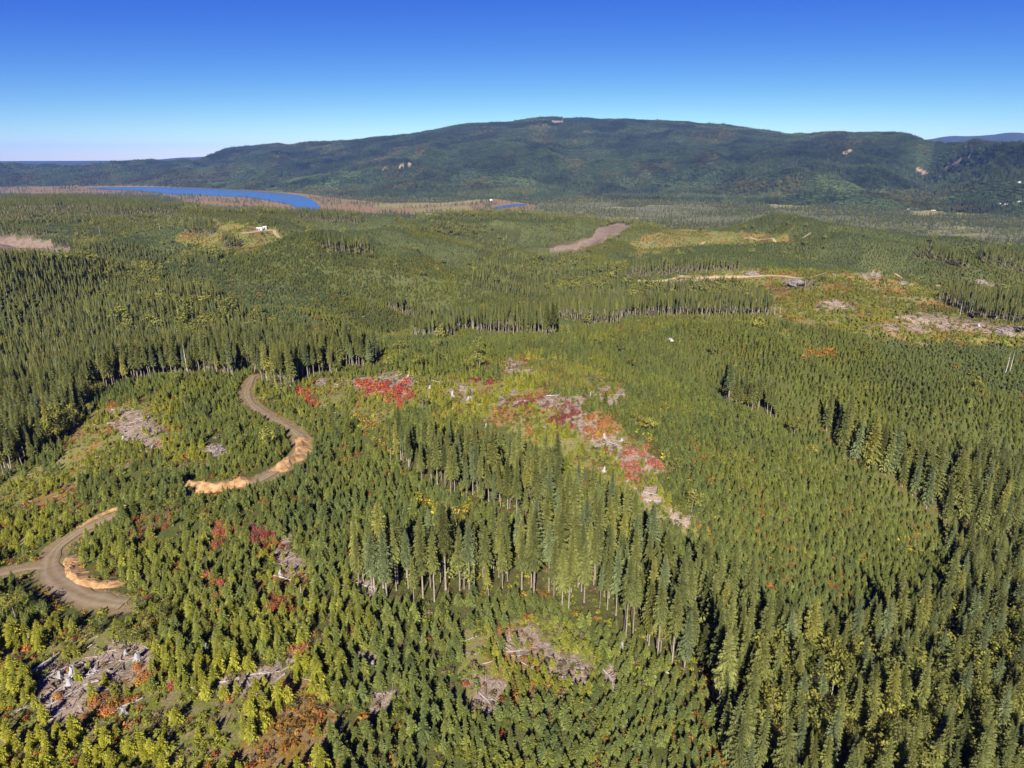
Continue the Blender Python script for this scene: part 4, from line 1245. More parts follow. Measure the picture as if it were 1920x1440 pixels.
def plant(name, parts, x, y, z, rot, sxy, sz, tint, bark, label, cat, group, trunk_name='trunk', crown_name='crown'):
    e = bpy.data.objects.new(name, None)
    e.empty_display_size = 0.5
    e.location = (x, y, z); e.rotation_euler = (0, 0, rot); e.scale = (sxy, sxy, sz)
    COL.objects.link(e)
    tag(e, label, cat, group)
    for nm, me, key, c in ((trunk_name, parts[0], 'bark', bark), (crown_name, parts[1], 'tint', tint)):
        o = bpy.data.objects.new(nm, me); o.parent = e; o[key] = [float(v) for v in c]
        COL.objects.link(o)
    return e

def hue(t):
    r_, g_, b_ = t
    if r_ > .95 * g_: return 'golden green'
    if r_ > .86 * g_: return 'yellow-green'
    if b_ > .47 * g_: return 'blue-green'
    if g_ < .075: return 'dark green'
    return 'olive green'

def where(px, py):
    """nearest landmark that can be found in the photo"""
    if py > 1130 and px > 1330: return 'in the lower right forest'
    if px < 170 and py > 1130: return 'left of the bleached root pile'
    if px < 330 and py > 1130: return 'near the tall grey stump'
    if px < 330 and py > 930: return 'beside the gravel landing'
    if px < 480 and py > 1130: return 'between grey stump and pale slash'
    if px < 640 and py > 1130: return 'right of the pale slash'
    if 830 < px < 960 and py > 1150: return 'at left of the bare patch'
    if 960 <= px < 1160 and py > 1150: return 'at right of the bare patch'
    if 640 <= px < 740 and py > 1120: return 'midway between both slash slopes'
    if 740 <= px < 830 and py > 1120: return 'well left of the bare patch'
    if px >= 1160 and py > 1150: return 'below the right pale trunks'
    if 640 <= px < 860 and py > 1010: return 'at left of the central stand'
    if 860 <= px < 1100 and py > 1010: return 'front middle of the central stand'
    if 1100 <= px < 1330 and py > 1010: return 'at right of the central stand'
    if 690 <= px < 1330 and py > 830: return 'at back of the central stand'
    if px >= 1330 and py > 900: return 'in the draw at right'
    if 1340 < px < 1470: return 'in the small clump upslope'
    if px >= 1330: return 'on the planted right slope'
    if px < 640 and py < 780: return 'beside the road gap'
    return 'above the curving road'

def build_word(wide, H, lo, hi):
    return ('short ' if H < lo else 'high ' if H > hi else '') + ('slender' if wide < .92 else 'broad' if wide > 1.1 else 'even')

rng2 = np.random.default_rng(5)
PM = make_parts(MATURE_HI + FULL_HI, 'conifer', M_BARK, M_LEAF)
selM = pick_largest(M, 300, 430, ~M['pole'] & (M['idx'] < 10))
for i in np.nonzero(selM)[0]:
    k = int(M['idx'][i]); Hk = 25.0 if k < 6 else 26.0
    sz = M['H'][i] / Hk
    h_ = hue(M['tint'][i])
    full = k >= 6
    lab = '%s %s tall conifer %s %s' % (build_word(M['wide'][i], M['H'][i], 15, 20), h_, 'with full crown' if full else 'on bare trunk', where(M['px'][i], M['py'][i]))
    plant('tall_conifer', PM[k], M['x'][i], M['y'][i], M['z'][i], rng2.uniform(0, 6.28), sz * M['wide'][i], sz, M['tint'][i],
          np.array(PALEBARK) * rng2.uniform(.75, 1.15), lab, 'conifer', lab)
PY_ = make_parts(YOUNG_HI, 'young_conifer', M_BARK, M_LEAF)
selY = pick_largest(Y, 300, 330, Y['idx'] < 6)
for i in np.nonzero(selY)[0]:
    k = int(Y['idx'][i]); sz = Y['H'][i] / 6.0
    lab = '%s young %s conifer %s' % (build_word(Y['wide'][i], Y['H'][i], 3.5, 4.5), hue(Y['tint'][i]), where(Y['px'][i], Y['py'][i]))
    plant('young_conifer', PY_[k], Y['x'][i], Y['y'][i], Y['z'][i], rng2.uniform(0, 6.28), sz * Y['wide'][i], sz, Y['tint'][i],
          np.array(GRAYBARK) * rng2.uniform(.8, 1.2), lab, 'conifer', lab)
PB = make_parts(BROAD_HI, 'broadleaf', M_BARK, M_BROAD)
selB = pick_largest(B, 300, 480, B['idx'] < 4)
for i in np.nonzero(selB)[0]:
    k = int(B['idx'][i]); sz = B['H'][i] / 11.0
    lab = '%s %s broadleaf tree with rounded crown %s' % (build_word(B['wide'][i], B['H'][i], 5, 9), 'yellow-green' if B['tint'][i][0] > .19 else 'green', where(B['px'][i], B['py'][i]))
    plant('broadleaf_tree', PB[k], B['x'][i], B['y'][i], B['z'][i], rng2.uniform(0, 6.28), sz * B['wide'][i], sz, B['tint'][i],
          np.array(PALEBARK) * rng2.uniform(.8, 1.2), lab, 'tree', lab)

def emit(name, D, mask, protos, heights, mats, bark, label):
    x, y, z, H, idx, t, wd = [D[k][mask] for k in ('x', 'y', 'z', 'H', 'idx', 'tint', 'wide')]
    n = len(x)
    h0 = np.array(heights)[idx]
    sz = H / h0
    gn_scatter(name, [both(p) for p in protos], mats, x, y, z, RNG.uniform(0, 6.28, n), sz * wd, sz, idx, t,
               np.array(bark)[None] * RNG.uniform(.75, 1.2, (n, 1)), label, RNG.normal(0, .03, (n, 2)))
    print(name, n)
emit('tall_conifer_forest', M, ~selM, MATURE_HI + FULL_HI + MATURE_MID + MATURE_LO, [25] * 6 + [26] * 4 + [25] * 8, [M_LEAF, M_BARK], PALEBARK, 'tall conifers of the farther stands and valley')
emit('young_conifer_plantation', Y, ~selY, YOUNG_HI + YOUNG_MID + YOUNG_LO, [6] * 13, [M_LEAF, M_BARK], GRAYBARK, 'young planted conifers covering the hills')
emit('broadleaf_woodland', B, ~selB, BROAD_HI + BROAD_LO, [11] * 4 + [12] * 3, [M_BROAD, M_BARK], PALEBARK, 'broad-leaved trees of the valley and forest')
n = len(G['x'])
gn_scatter('mountain_forest', GROVES, [M_LEAF], G['x'], G['y'], G['z'], RNG.uniform(0, 6.28, n), G['s'], G['s'], G['idx'], G['tint'], G['tint'], 'forest covering the far mountain')
print('mountain', n)

# ------------------------------------------------------------------ undergrowth: ferns, grass tufts, low brush
allU = []
for r0, r1, s in ((75, 300, 1.45), (300, 520, 2.1), (520, 1100, 4.2)):
    x, y, z = ring_points(r0, r1, s)
    zn, px, py, r = zone_of(x, y, z)
    jx, jy = ragged_edge(x, y, px, py, r)
    sl = inany(jx, jy, SLASH)
    cl = fbm(x / 6, y / 6, 191, 3)
    keep = np.select([zn == 3, zn == 0, zn == 1], [np.clip((cl - .28) * 3, .1, .95), np.clip((cl - .33) * 2.2, .1, .65), .4], 0)
    keep = np.where(sl, keep * .35, keep)
    m = (RNG.random(len(x)) < keep) & clear_of_roads(x, y, -0.6)
    x, y, z, zn, px, py, r, sl = [a[m] for a in (x, y, z, zn, px, py, r, sl)]
    n = len(x)
    w = np.clip(fbm(x / 18, y / 18, 192, 3) + RNG.normal(0, .12, n), 0, 1)
    t = mixcol((0.125, 0.150, 0.028), (0.23, 0.225, 0.032), np.clip((w - .25) * 2, 0, 1))
    och = smooth(.56, .70, fbm(x / 22, y / 22, 77, 3) + RNG.normal(0, .05, n))
    t = t * (1 - och[:, None]) + np.array((0.26, 0.135, 0.03))[None] * och[:, None]
    patchy = smooth(.52, .62, fbm(x / 8, y / 8, 300, 2))
    rust = RNG.random(n) < np.where(zn == 3, .05 + .30 * patchy, np.where(px < 700, .03 + .22 * patchy, .02))
    t = np.where(rust[:, None], mixcol((0.30, 0.065, 0.03), (0.34, 0.15, 0.035), RNG.random(n)) * RNG.uniform(.6, 1.2, (n, 1)), t)
    dull = (RNG.random(n) < .22) | (sl & (RNG.random(n) < .6))
    t = np.where(dull[:, None], np.array((0.15, 0.115, 0.06))[None], t)
    t = t * np.clip(RNG.normal(1, .16, n), .55, 1.5)[:, None]
    allU.append(dict(x=x, y=y, z=z - .05, H=RNG.uniform(.5, 1.5, n) * (1 if r0 < 500 else 1.5), idx=RNG.integers(0, 4, n), tint=t, wide=RNG.uniform(.8, 1.5, n) * (1 if r0 < 500 else 1.4)))
# coloured brush of the far patches
for poly, kind in RED:
    pass

REDC = dict(red=(0.43, 0.090, 0.048), crimson=(0.27, 0.048, 0.042), orange=(0.44, 0.165, 0.036), salmon=(0.46, 0.145, 0.075), rust=(0.30, 0.100, 0.036), yellow=(0.33, 0.22, 0.032))
REDN = dict(red='bright red', crimson='dark crimson', orange='orange', salmon='salmon-red', rust='rusty brown-red', yellow='golden yellow')
x, y, z = ring_points(75, 640, 1.75)
px, py = project(x, y, z)
rr_ = np.hypot(x, y)
zn_, _, _, _ = zone_of(x, y, z)
jxr, jyr = ragged_edge(x, y, px, py, rr_)
mot_ = smooth(.35, .6, fbm(x / 4.5, y / 4.5, 310, 2)); clr_ = clear_of_roads(x, y)
redD = []
for k, (poly, kind) in enumerate(RED):
    m = inpoly(jxr, jyr, poly) & (rr_ < 640) & clr_ & (zn_ != 1)
    m &= RNG.random(len(x)) < (.25 if kind == 'yellow' else (.66 if kind in ('red', 'crimson', 'salmon', 'orange') else .45)) * (.45 + 1.1 * mot_)
    for i in np.nonzero(m)[0]:
        redD.append((x[i], y[i], z[i], rr_[i], kind, k, px[i], py[i]))
x, y, z = ring_points(640, 2000, 6.0)
px, py = project(x, y, z); r = np.hypot(x, y)
for poly, kind in RED:
    m = inpoly(px, py, poly) & (RNG.random(len(x)) < .6)
    n = int(m.sum())
    if n:
        allU.append(dict(x=x[m], y=y[m], z=z[m], H=RNG.uniform(1.2, 2.4, n), idx=RNG.integers(0, 4, n), tint=np.array(REDC[kind])[None] * RNG.uniform(.6, 1.1, (n, 1)), wide=RNG.uniform(1.4, 2.2, n)))
PR = make_parts(SHRUB_HI, 'maple_shrub', M_BARK, M_BROAD)
redD.sort(key=lambda a: a[3] - (2000 if a[4] != 'yellow' else 0))
PATCH_AT = ['beside the road bend edge of the red clearing', 'in the left red thicket of the clearing', 'in the middle red thicket of the clearing', 'high on the clearing near its top', 'in the dark red patch above the central stand',
            'in the wine-red thicket beyond the central stand', 'in the orange thicket right of the wine-red one', 'in the big salmon thicket at the right end of the clearing', 'right of the road above the gravel landing', 'in the left of two red columns of brush',
            'in the right of two red columns of brush', 'in the red patch on the shaded slope', 'low on the shaded slope', 'above the slash on the left knoll', 'on the left slope below the dark forest',
            'among the stumps at the bottom left', 'below the big grey stump', 'left of the big pile of bleached roots', 'beside the pale slash at lower left', 'below the pale slash at lower left', 'near the left edge by a fallen log',
            'among the young trees at bottom left', 'along the foot of the pale trunks', 'alone above the central stand', 'below the road bend', 'on the far planted slope at right', 'at the right end of the slash strip', 'in the draw among dark trees']
nred = 0; extra_red = []
for (a, b, c, r_, kind, k, qx, qy) in redD:
    t = np.array(REDC[kind]) * rng2.uniform(.7, 1.25) * np.array((1, rng2.uniform(.8, 1.6), rng2.uniform(.8, 1.4)))
    s_ = rng2.uniform(.55, 1.15)
    if nred < 300 and 0 < qx < 1920 and qy < 1440:
        at_ = PATCH_AT[k] if k < len(PATCH_AT) else 'on the cut slope near the central stand'
        lab = '%s %s autumn shrub %s' % ('small' if s_ < .75 else 'large' if s_ > .98 else 'dull' if t[0] < REDC[kind][0] * .95 else 'round', REDN[kind], at_)
        plant('autumn_shrub', PR[rng2.integers(0, 4)], a, b, c - .05, rng2.uniform(0, 6.28), s_ * rng2.uniform(.9, 1.3), s_, t, np.array((.33, .26, .22)), lab, 'shrub', lab, 'stems', 'leaves')
        nred += 1
    else:
        extra_red.append((a, b, c, s_ * 2.0, t))
if extra_red:
    n = len(extra_red)
    allU.append(dict(x=np.array([e[0] for e in extra_red]), y=np.array([e[1] for e in extra_red]), z=np.array([e[2] for e in extra_red]), H=np.array([e[3] for e in extra_red]), idx=RNG.integers(0, 4, n),
                     tint=np.array([e[4] for e in extra_red]), wide=np.full(n, 1.0)))
U = {k: np.concatenate([a[k] for a in allU]) for k in allU[0]}
emit('undergrowth', U, np.ones(len(U['x']), bool), SHRUB_LO, [1.1] * 4, [M_BROAD, M_BARK], GRAYBARK, 'ferns, brush and grass between the trees')

# ------------------------------------------------------------------ dead wood: sticks, logs, stumps, slash piles, snags
def log_soup(seed, L=1.0, rad=.06, crook=.06, sides=6, stubs=0):
    rd = random.Random(seed); S = Soup()
    pts = [(-L / 2 + L * t, rd.uniform(-crook, crook) * L, rd.uniform(-crook, crook) * L * .4) for t in (0, .35, .7, 1)]
    tube(S, pts, [rad, rad * .92, rad * .75, rad * .5], sides)
    for k in range(stubs):
        t = rd.uniform(.2, .9); p = (-L / 2 + L * t, 0, 0); a = rd.uniform(0, 6.28); l = rad * rd.uniform(3, 7)
        tube(S, [p, (p[0] + l * .4, math.cos(a) * l, math.sin(a) * l)], [rad * .3, rad * .1], 4, cap=False)
    return S
STICKS = [log_soup(500 + k, 1.0, .028 + .012 * (k % 3), .05, 4) for k in range(4)]
allS = []
for r0, r1, s in ((75, 330, 1.15), (330, 640, 2.2), (640, 1150, 3.6)):
    x, y, z = ring_points(r0, r1, s)
    zn, px, py, r = zone_of(x, y, z)
    jx, jy = ragged_edge(x, y, px, py, r)
    sl = inany(jx, jy, SLASH)
    keep = np.where(sl, .75, np.where(zn == 3, .05, np.where(zn == 4, .3, 0)))
    m = (RNG.random(len(x)) < keep) & clear_of_roads(x, y)
    x, y, z, sl = x[m], y[m], z[m], sl[m]
    n = len(x); q = RNG.random(n)
    t = mixcol((0.15, 0.108, 0.08), (0.34, 0.295, 0.265), q ** 1.8)
    allS.append(dict(x=x, y=y, z=z + .12, H=RNG.uniform(1.0, 4.2, n) * (1 if r0 < 300 else 1.6), t=t))
S_ = {k: np.concatenate([a[k] for a in allS]) for k in allS[0]}
n = len(S_['x'])
gn_scatter('slash_debris', STICKS, [M_BARK], S_['x'], S_['y'], S_['z'], RNG.uniform(0, 6.28, n), S_['H'], S_['H'] * RNG.uniform(.8, 1.6, n), RNG.integers(0, 4, n), S_['t'], S_['t'],
           'broken branches and sticks left by logging', RNG.normal(0, .22, (n, 2)))

LOGM = [log_soup(520 + k, 6.0, .26 + .05 * (k % 3), .03, 8, 4).mesh('log', [M_BARK]) for k in range(5)]
def place_log(px_, py_, length, ang, tone, label, tilt=0.0, thick=1.0):
    a, b, c = spot(px_, py_)
    e = bpy.data.objects.new('log', LOGM[rng2.integers(0, 5)]); COL.objects.link(e)
    e.location = (a, b, c + .22 * thick); e.rotation_euler = (0, tilt, ang); e.scale = (length / 6, thick, thick)
    e['bark'] = [float(v) for v in np.array((0.33, 0.30, 0.28)) * tone]
    tag(e, label, 'log', 'fallen logs on the cut-over slopes')
    return e

def stump_parts(seed):
    rd = random.Random(seed); Bd = Soup(); n = 11
    prev = None
    for (z, r) in ((-.3, 1.25), (.15, .95), (.5, .74), (1.2, .64), (1.9, .58), (2.3, .52)):
        i0 = len(Bd.v)
        for k in range(n):
            a = 6.283 * k / n; w = 1 + .16 * math.sin(a * 5 + seed) * (1.3 - z * .4) + rd.uniform(-.05, .05)
            zz = z + (rd.uniform(-.35, .3) if z > 2 else 0)
            Bd.v.append((math.cos(a) * r * w, math.sin(a) * r * w, zz)); Bd.leaf.append(.5)
        if prev is not None:
            for k in range(n):
                Bd.f.append((prev + k, prev + (k + 1) % n, i0 + (k + 1) % n, i0 + k)); Bd.mi.append(0)
        prev = i0
    Tp = Soup()
    c = len(Bd.v)
    Tp.v = [(x * .9, y * .9, 2.05) for x, y, z in Bd.v[prev:prev + n]] + [(0, 0, 1.9)]; Tp.leaf = [.5] * (n + 1)
    for k in range(n):
        Tp.f.append((k, (k + 1) % n, n)); Tp.mi.append(0)
    roots = []
    for k in range(5):
        a = k * 1.257 + rd.uniform(-.3, .3); L = rd.uniform(1.3, 2.3)
        Rt = Soup()
        tube(Rt, [(math.cos(a) * .6, math.sin(a) * .6, .45), (math.cos(a) * (L * .7), math.sin(a) * (L * .7), .18), (math.cos(a + .2) * (L + .5), math.sin(a + .2) * (L + .5), -.15)], [.26, .17, .06], 5)
        roots.append(Rt.mesh('root', [M_BARK]))
    return Bd.mesh('stump_body', [M_BARK]), Tp.mesh('stump_cut', [M_BARK]), roots
STUMPS = [stump_parts(540 + k) for k in range(4)]
def place_stump(px_, py_, s, tone, label, tilt=(0, 0)):
    a, b, c = spot(px_, py_)
    e = bpy.data.objects.new('stump', None); COL.objects.link(e)
    e.location = (a, b, c); e.rotation_euler = (tilt[0], tilt[1], rng2.uniform(0, 6.28)); s *= .78
    e.scale = (s, s, s * rng2.uniform(.85, 1.2))
    tag(e, label, 'stump', 'old stumps on the cut-over slopes')
    st = STUMPS[rng2.integers(0, 4)]
    col = np.array((0.31, 0.295, 0.295)) * tone
    for nm, me, f_ in [('body', st[0], 1), ('cut_top', st[1], .8)] + [('root', m_, .9) for m_ in st[2]]:
        o = bpy.data.objects.new(nm, me); o.parent = e; o['bark'] = [float(v) for v in col * f_]; COL.objects.link(o)

for (qx, qy, s, tone, lab) in [
    (258, 1236, 1.25, 1.0, 'tall grey old stump above the slash at lower left'), (236, 1226, .7, 1.0, 'small grey stump left of the tall old stump'),
    (136, 1264, 1.1, 1.1, 'bleached stump with splayed roots in the big root pile, upper one'), (132, 1282, 1.2, 1.05, 'bleached stump with splayed roots in the big root pile, lower one'), (112, 1270, .8, .95, 'grey stump at the left of the big root pile'),
    (180, 1258, .6, 1.1, 'small white stump right of the big root pile'), (170, 1256, .45, 1.15, 'tiny white stump right of the big root pile'),
    (324, 1276, 1.0, .95, 'narrow grey stump standing in a gap between young trees'), (346, 1248, .7, .95, 'grey stump with pale branches behind the young trees at lower left'),
    (232, 1338, .9, .85, 'weathered dark-topped stump near the bottom edge at left'), (322, 1352, .8, .8, 'grey stump cut by the bottom edge between young trees'), (385, 1216, .8, .9, 'small grey stump in the middle of the lower-left slope'),
    (628, 1206, .6, 1.0, 'grey stump at the right end of the lower-left slope'), (232, 823, .9, 1.15, 'white stump on the left knoll below the slash'), (286, 842, 1.0, 1.1, 'white forked stump on the left knoll'), (206, 786, .7, 1.1, 'white stump at the top left of the knoll slash'),
    (526, 1078, .9, 1.0, 'bleached stump on the slope right of the two red columns'), (56, 1198, 1.0, 1.05, 'bleached stump with branches by the left edge'), (765, 708, 1.0, 1.15, 'tall white stump at the top corner of the red clearing'),
    (848, 743, 1.2, 1.25, 'large white stump in the clearing above the central stand'), (878, 750, .9, 1.2, 'low white stump right of the large white one'), (850, 770, .8, 1.1, 'white stump just above the central stand'),
    (912, 800, .8, 1.15, 'thin white stump above the right of the central stand'), (1134, 822, 1.1, 1.1, 'white stump in the middle of the orange thicket'), (1166, 826, .7, 1.1, 'small white stump right of the orange thicket'),
    (1132, 884, .9, 1.2, 'white stump left of the salmon thicket'), (1108, 742, .7, 1.2, 'white stump at the top of the right clearing edge'), (1560, 656, .5, 1.1, 'pale stump by the orange brush on the right slope'),
    (932, 1218, .9, .95, 'grey stump at the left edge of the bare patch'), (698, 1250, .8, .9, 'grey stump in the small slash left of the bare patch'), (1165, 1212, .8, .9, 'pale broken stump below the pale trunks'),
    (806, 728, .8, 1.2, 'white stump left of the large white stump in the clearing'), (1086, 736, .7, 1.2, 'pale stump near the bare tan spot on the ridge'), (1835, 612, 1.4, 1.3, 'white root wad in the slash strip at the right edge')]:
    place_stump(qx, qy, s, tone, lab, (rng2.uniform(-.15, .15), rng2.uniform(-.15, .15)))
for (qx, qy, L, ang, tone, lab) in [
    (126, 1305, 11, .9, 1.05, 'long white log running down from the big root pile'), (112, 1292, 6, 1.2, .95, 'grey log lying beside the long white log'), (150, 1268, 6, .25, 1.1, 'white log jutting right from the big root pile'),
    (150, 1274, 5, .5, 1.05, 'second white log jutting right from the big root pile, just below the first'), (86, 1242, 7, 1.2, .95, 'grey log leaning down the slope left of the root pile'), (205, 1222, 5, .4, .9, 'pale log left of the tall old stump'), (105, 1262, 5, .9, 1.0, 'short white log up left of the root pile'),
    (348, 1285, 6, -.5, 1.05, 'thin white log below the narrow grey stump'), (440, 1276, 8, .2, .9, 'grey log across the pale slash at lower left'), (470, 1266, 7, .35, .85, 'brown log across the pale slash at lower left'), (500, 1262, 6, .15, .95, 'pale log at the right of the lower-left slash'),
    (240, 1322, 6, .7, .9, 'grey log near the dark-topped stump at the bottom'), (190, 1325, 7, -.6, .95, 'pale log under the orange shrubs at bottom left'), (60, 1320, 6, .9, .9, 'grey log by the left edge near the bottom'), (10, 1020, 8, .05, 1.1, 'white log lying at the left edge above the landing'),
    (44, 1190, 6, .8, 1.05, 'white forked log by the left edge'), (190, 857, 5, .1, 1.15, 'short white log on the left slope below the knoll'), (278, 848, 8, -.35, 1.15, 'long white log on the left knoll'), (262, 790, 9, .6, 1.0, 'long pale log in the knoll slash'), (280, 782, 8, .7, .95, 'second pale log in the knoll slash, right of the long one'), (246, 800, 6, .4, 1.05, 'pale log low in the knoll slash'),
    (150, 975, 6, .3, 1.0, 'pale log on the slope above the road at left'), (530, 1084, 6, -.4, 1.1, 'white log beside the bleached stump on the brushy slope'), (712, 1208, 6, -.5, 1.1, 'thin white log left of the bare patch'), (888, 1196, 5, .6, .9, 'brown log at the left of the bare patch'), (960, 1222, 6, .2, .9, 'grey log in the upper bare patch'),
    (985, 1246, 7, -.7, .95, 'pale log in the middle of the bare patch'), (1012, 1258, 6, -.5, .95, 'pale log low in the bare patch'), (906, 1306, 6, -.9, .9, 'grey log in the lower bare patch'), (930, 1316, 6, -.6, .95, 'pale log right in the lower bare patch'), (1136, 1262, 6, -1.1, 1.0, 'pale log in the narrow bare strip right of the bare patch'),
    (1240, 1258, 5, -.5, 1.25, 'short white log among shrubs below the pale trunks'), (820, 716, 8, -.6, 1.15, 'white log in the clearing right of the red thickets'), (905, 760, 9, -.5, 1.05, 'long pale log above the central stand'), (1215, 925, 7, -.6, .95, 'pale log in the right slash patch'), (1225, 940, 7, -.2, .95, 'pale log low in the right slash patch'),
    (1260, 972, 7, -.5, 1.0, 'pale log at the end of the slash strip'), (712, 735, 8, .4, .95, 'grey log in the slash between the red thickets'), (690, 728, 8, -.3, .9, 'grey log at the left of the red thickets'), (1125, 806, 7, -.6, 1.0, 'pale log under the orange thicket'), (1150, 832, 6, -.8, 1.05, 'white log right below the orange thicket'),
    (1040, 742, 8, .1, 1.1, 'white log beside the dark red patch'), (984, 752, 7, .2, 1.1, 'white log under the dark red patch'), (1030, 1030, 5, .9, .9, 'grey log in the gap of the central stand'), (655, 1096, 6, .3, .9, 'brown log at the left foot of the pale trunks'), (690, 1100, 6, -.4, .95, 'pale log at the left foot of the pale trunks')]:
    place_log(qx, qy, L, ang, tone, lab, 0.0, rng2.uniform(.5, .85))

def slash_pile(px_, py_, w, h, label, tone=1.0):
    a, b, c = spot(px_, py_)
    e = bpy.data.objects.new('slash_pile', None); COL.objects.link(e); e.location = (a, b, c)
    tag(e, label, 'slash pile', 'piled logging slash')
    rd = random.Random(int(px_ * 7 + py_)); S = Soup(); nr, ns = 7, 18
    S.v.append((0, 0, h)); S.leaf.append(.5)
    for i in range(1, nr + 1):
        q = i / nr
        for k in range(ns):
            an = 6.283 * k / ns; rr2 = w / 2 * q * (1 + .2 * math.sin(3 * an + px_))
            S.v.append((math.cos(an) * rr2, math.sin(an) * rr2 * .8, h * (math.cos(q * 1.57) + rd.uniform(-.12, .12)) - (.6 if i == nr else 0))); S.leaf.append(.5)
    for k in range(ns):
        S.f.append((0, 1 + k, 1 + (k + 1) % ns)); S.mi.append(0)
        for i in range(nr - 1):
            p = 1 + i * ns + k; p2 = 1 + i * ns + (k + 1) % ns
            S.f.append((p, p + ns, p2 + ns, p2)); S.mi.append(0)
    o = bpy.data.objects.new('mound', S.mesh('mound', [M_SLASH])); o.parent = e; COL.objects.link(o)
    for k in range(26):
        an = rd.uniform(0, 6.283); q = rd.random() ** .5 * .9
        lx_, ly_ = math.cos(an) * w / 2 * q, math.sin(an) * w / 2 * q * .8
        o = bpy.data.objects.new('log', LOGM[rd.randrange(5)]); o.parent = e
        o.location = (lx_, ly_, h * math.cos(q * 1.57) + .1); L = rd.uniform(.25, .5) * w
        o.rotation_euler = (0, rd.uniform(-.35, .35), rd.uniform(0, 6.283)); o.scale = (L / 6, min(1, w / 14), min(1, w / 14))
        o['bark'] = [float(v) for v in np.array((0.34, 0.305, 0.285)) * tone * rd.uniform(.4, 1.1)]
        COL.objects.link(o)
slash_pile(402, 846, 9, 1.8, 'low brown slash pile above the road cut on the left knoll', .85)
slash_pile(1497, 534, 24, 5, 'large grey slash pile standing in the right cut-over field', .95)
slash_pile(1462, 596, 8, 2.2, 'small grey slash pile at the end of the far row of trunks', 1.0)
slash_pile(1636, 517, 18, 3.5, 'grey slash pile beside the dirt track on the right', .95)
slash_pile(1692, 532, 12, 3, 'small slash pile at the right end of the dirt track', .9)
slash_pile(1838, 530, 20, 3.5, 'grey slash pile above the dark trees at the right edge', .95)
slash_pile(1885, 622, 16, 3, 'broad slash heap at the right edge of the cut-over field', .8)
slash_pile(1412, 513, 20, 2.6, 'flat pale slash pile beyond the dirt track', .9)

def snag_parts(seed, H):
    rd = random.Random(seed); T = Soup(); Br = Soup()
    tube(T, [(0, 0, 0), (rd.uniform(-.2, .2), 0, H * .5), (rd.uniform(-.3, .3), rd.uniform(-.3, .3), H)], [.34, .22, .05], 6)
    for k in range(26):
        z = H * rd.uniform(.3, .97); a = rd.uniform(0, 6.28); L = rd.uniform(.6, 2.2) * (1.15 - z / H)
        tube(Br, [(0, 0, z), (math.cos(a) * L, math.sin(a) * L, z + rd.uniform(-.3, .4))], [.06, .015], 3, cap=False)
    return T.mesh('snag_trunk', [M_BARK]), Br.mesh('snag_branches', [M_BARK])
SN = [snag_parts(600 + k, 18) for k in range(3)]
for (qx, qy, H, lab) in [(1885, 700, 15, 'bleached dead tree leaning on the right edge slope'), (1893, 697, 14, 'bleached dead tree beside the leaning one at the right edge'), (711, 672, 17, 'grey dead tree left of the far clearing, by yellow-green trees'), (352, 700, 19, 'grey dead treetop in the left row of trunks'),
                         (289, 478, 16, 'thin white dead tree in the middle of the left forest'), (1452, 592, 12, 'bare pale trunk at the end of the far row of trunks'), (1462, 590, 10, 'short bare pale trunk past the far row of trunks'), (1085, 1095, 16, 'grey dead tree rising behind the front pale trunks'),
                         (1440, 758, 14, 'single bare trunk at the right end of the small clump'), (188, 440, 18, 'pale dead tree in the upper left forest'), (300, 432, 18, 'pale dead tree left of the far clearing'), (950, 452, 20, 'pale leafless tree in the middle distance'), (565, 1130, 6, 'small grey leafless tree on the shaded slope'),
                         (1800, 590, 16, 'bare pale trunk in the dark trees at right'), (1830, 566, 15, 'bare grey trunk left in the dark trees at right')]:
    a, b, c = spot(qx, qy)
    e = bpy.data.objects.new('dead_tree', None); COL.objects.link(e); e.location = (a, b, c - .2)
    e.scale = (H / 18, H / 18, H / 18); e.rotation_euler = (rng2.uniform(-.06, .06), rng2.uniform(-.06, .06), rng2.uniform(0, 6))
    tag(e, lab, 'dead tree', 'dead standing trees')
    s3 = SN[rng2.integers(0, 3)]
    for nm, me in (('trunk', s3[0]), ('branches', s3[1])):
        o = bpy.data.objects.new(nm, me); o.parent = e; o['bark'] = [.44, .40, .36]; COL.objects.link(o)

# ------------------------------------------------------------------ water
def water_material():
    m, nt, out = mat('bay_water')
    N, Lk = nt.nodes, nt.links
    geo = N.new('ShaderNodeNewGeometry')
    mp = N.new('ShaderNodeMapping'); mp.inputs['Scale'].default_value = (.02, .05, .02); Lk.new(geo.outputs['Position'], mp.inputs['Vector'])
    nz = N.new('ShaderNodeTexNoise'); nz.inputs['Scale'].default_value = 1.0; nz.inputs['Detail'].default_value = 5
    Lk.new(mp.outputs[0], nz.inputs['Vector'])
    bp = N.new('ShaderNodeBump'); bp.inputs['Strength'].default_value = .5; bp.inputs['Distance'].default_value = 4
    Lk.new(nz.outputs['Fac'], bp.inputs['Height'])
    p = N.new('ShaderNodeBsdfPrincipled')
    p.inputs['Base Color'].default_value = (0.05, 0.13, 0.27, 1); p.inputs['Roughness'].default_value = .22; p.inputs['IOR'].default_value = 1.33
    Lk.new(bp.outputs[0], p.inputs['Normal'])
    Lk.new(p.outputs[0], out.inputs['Surface'])
    return m
M_WATER = water_material()
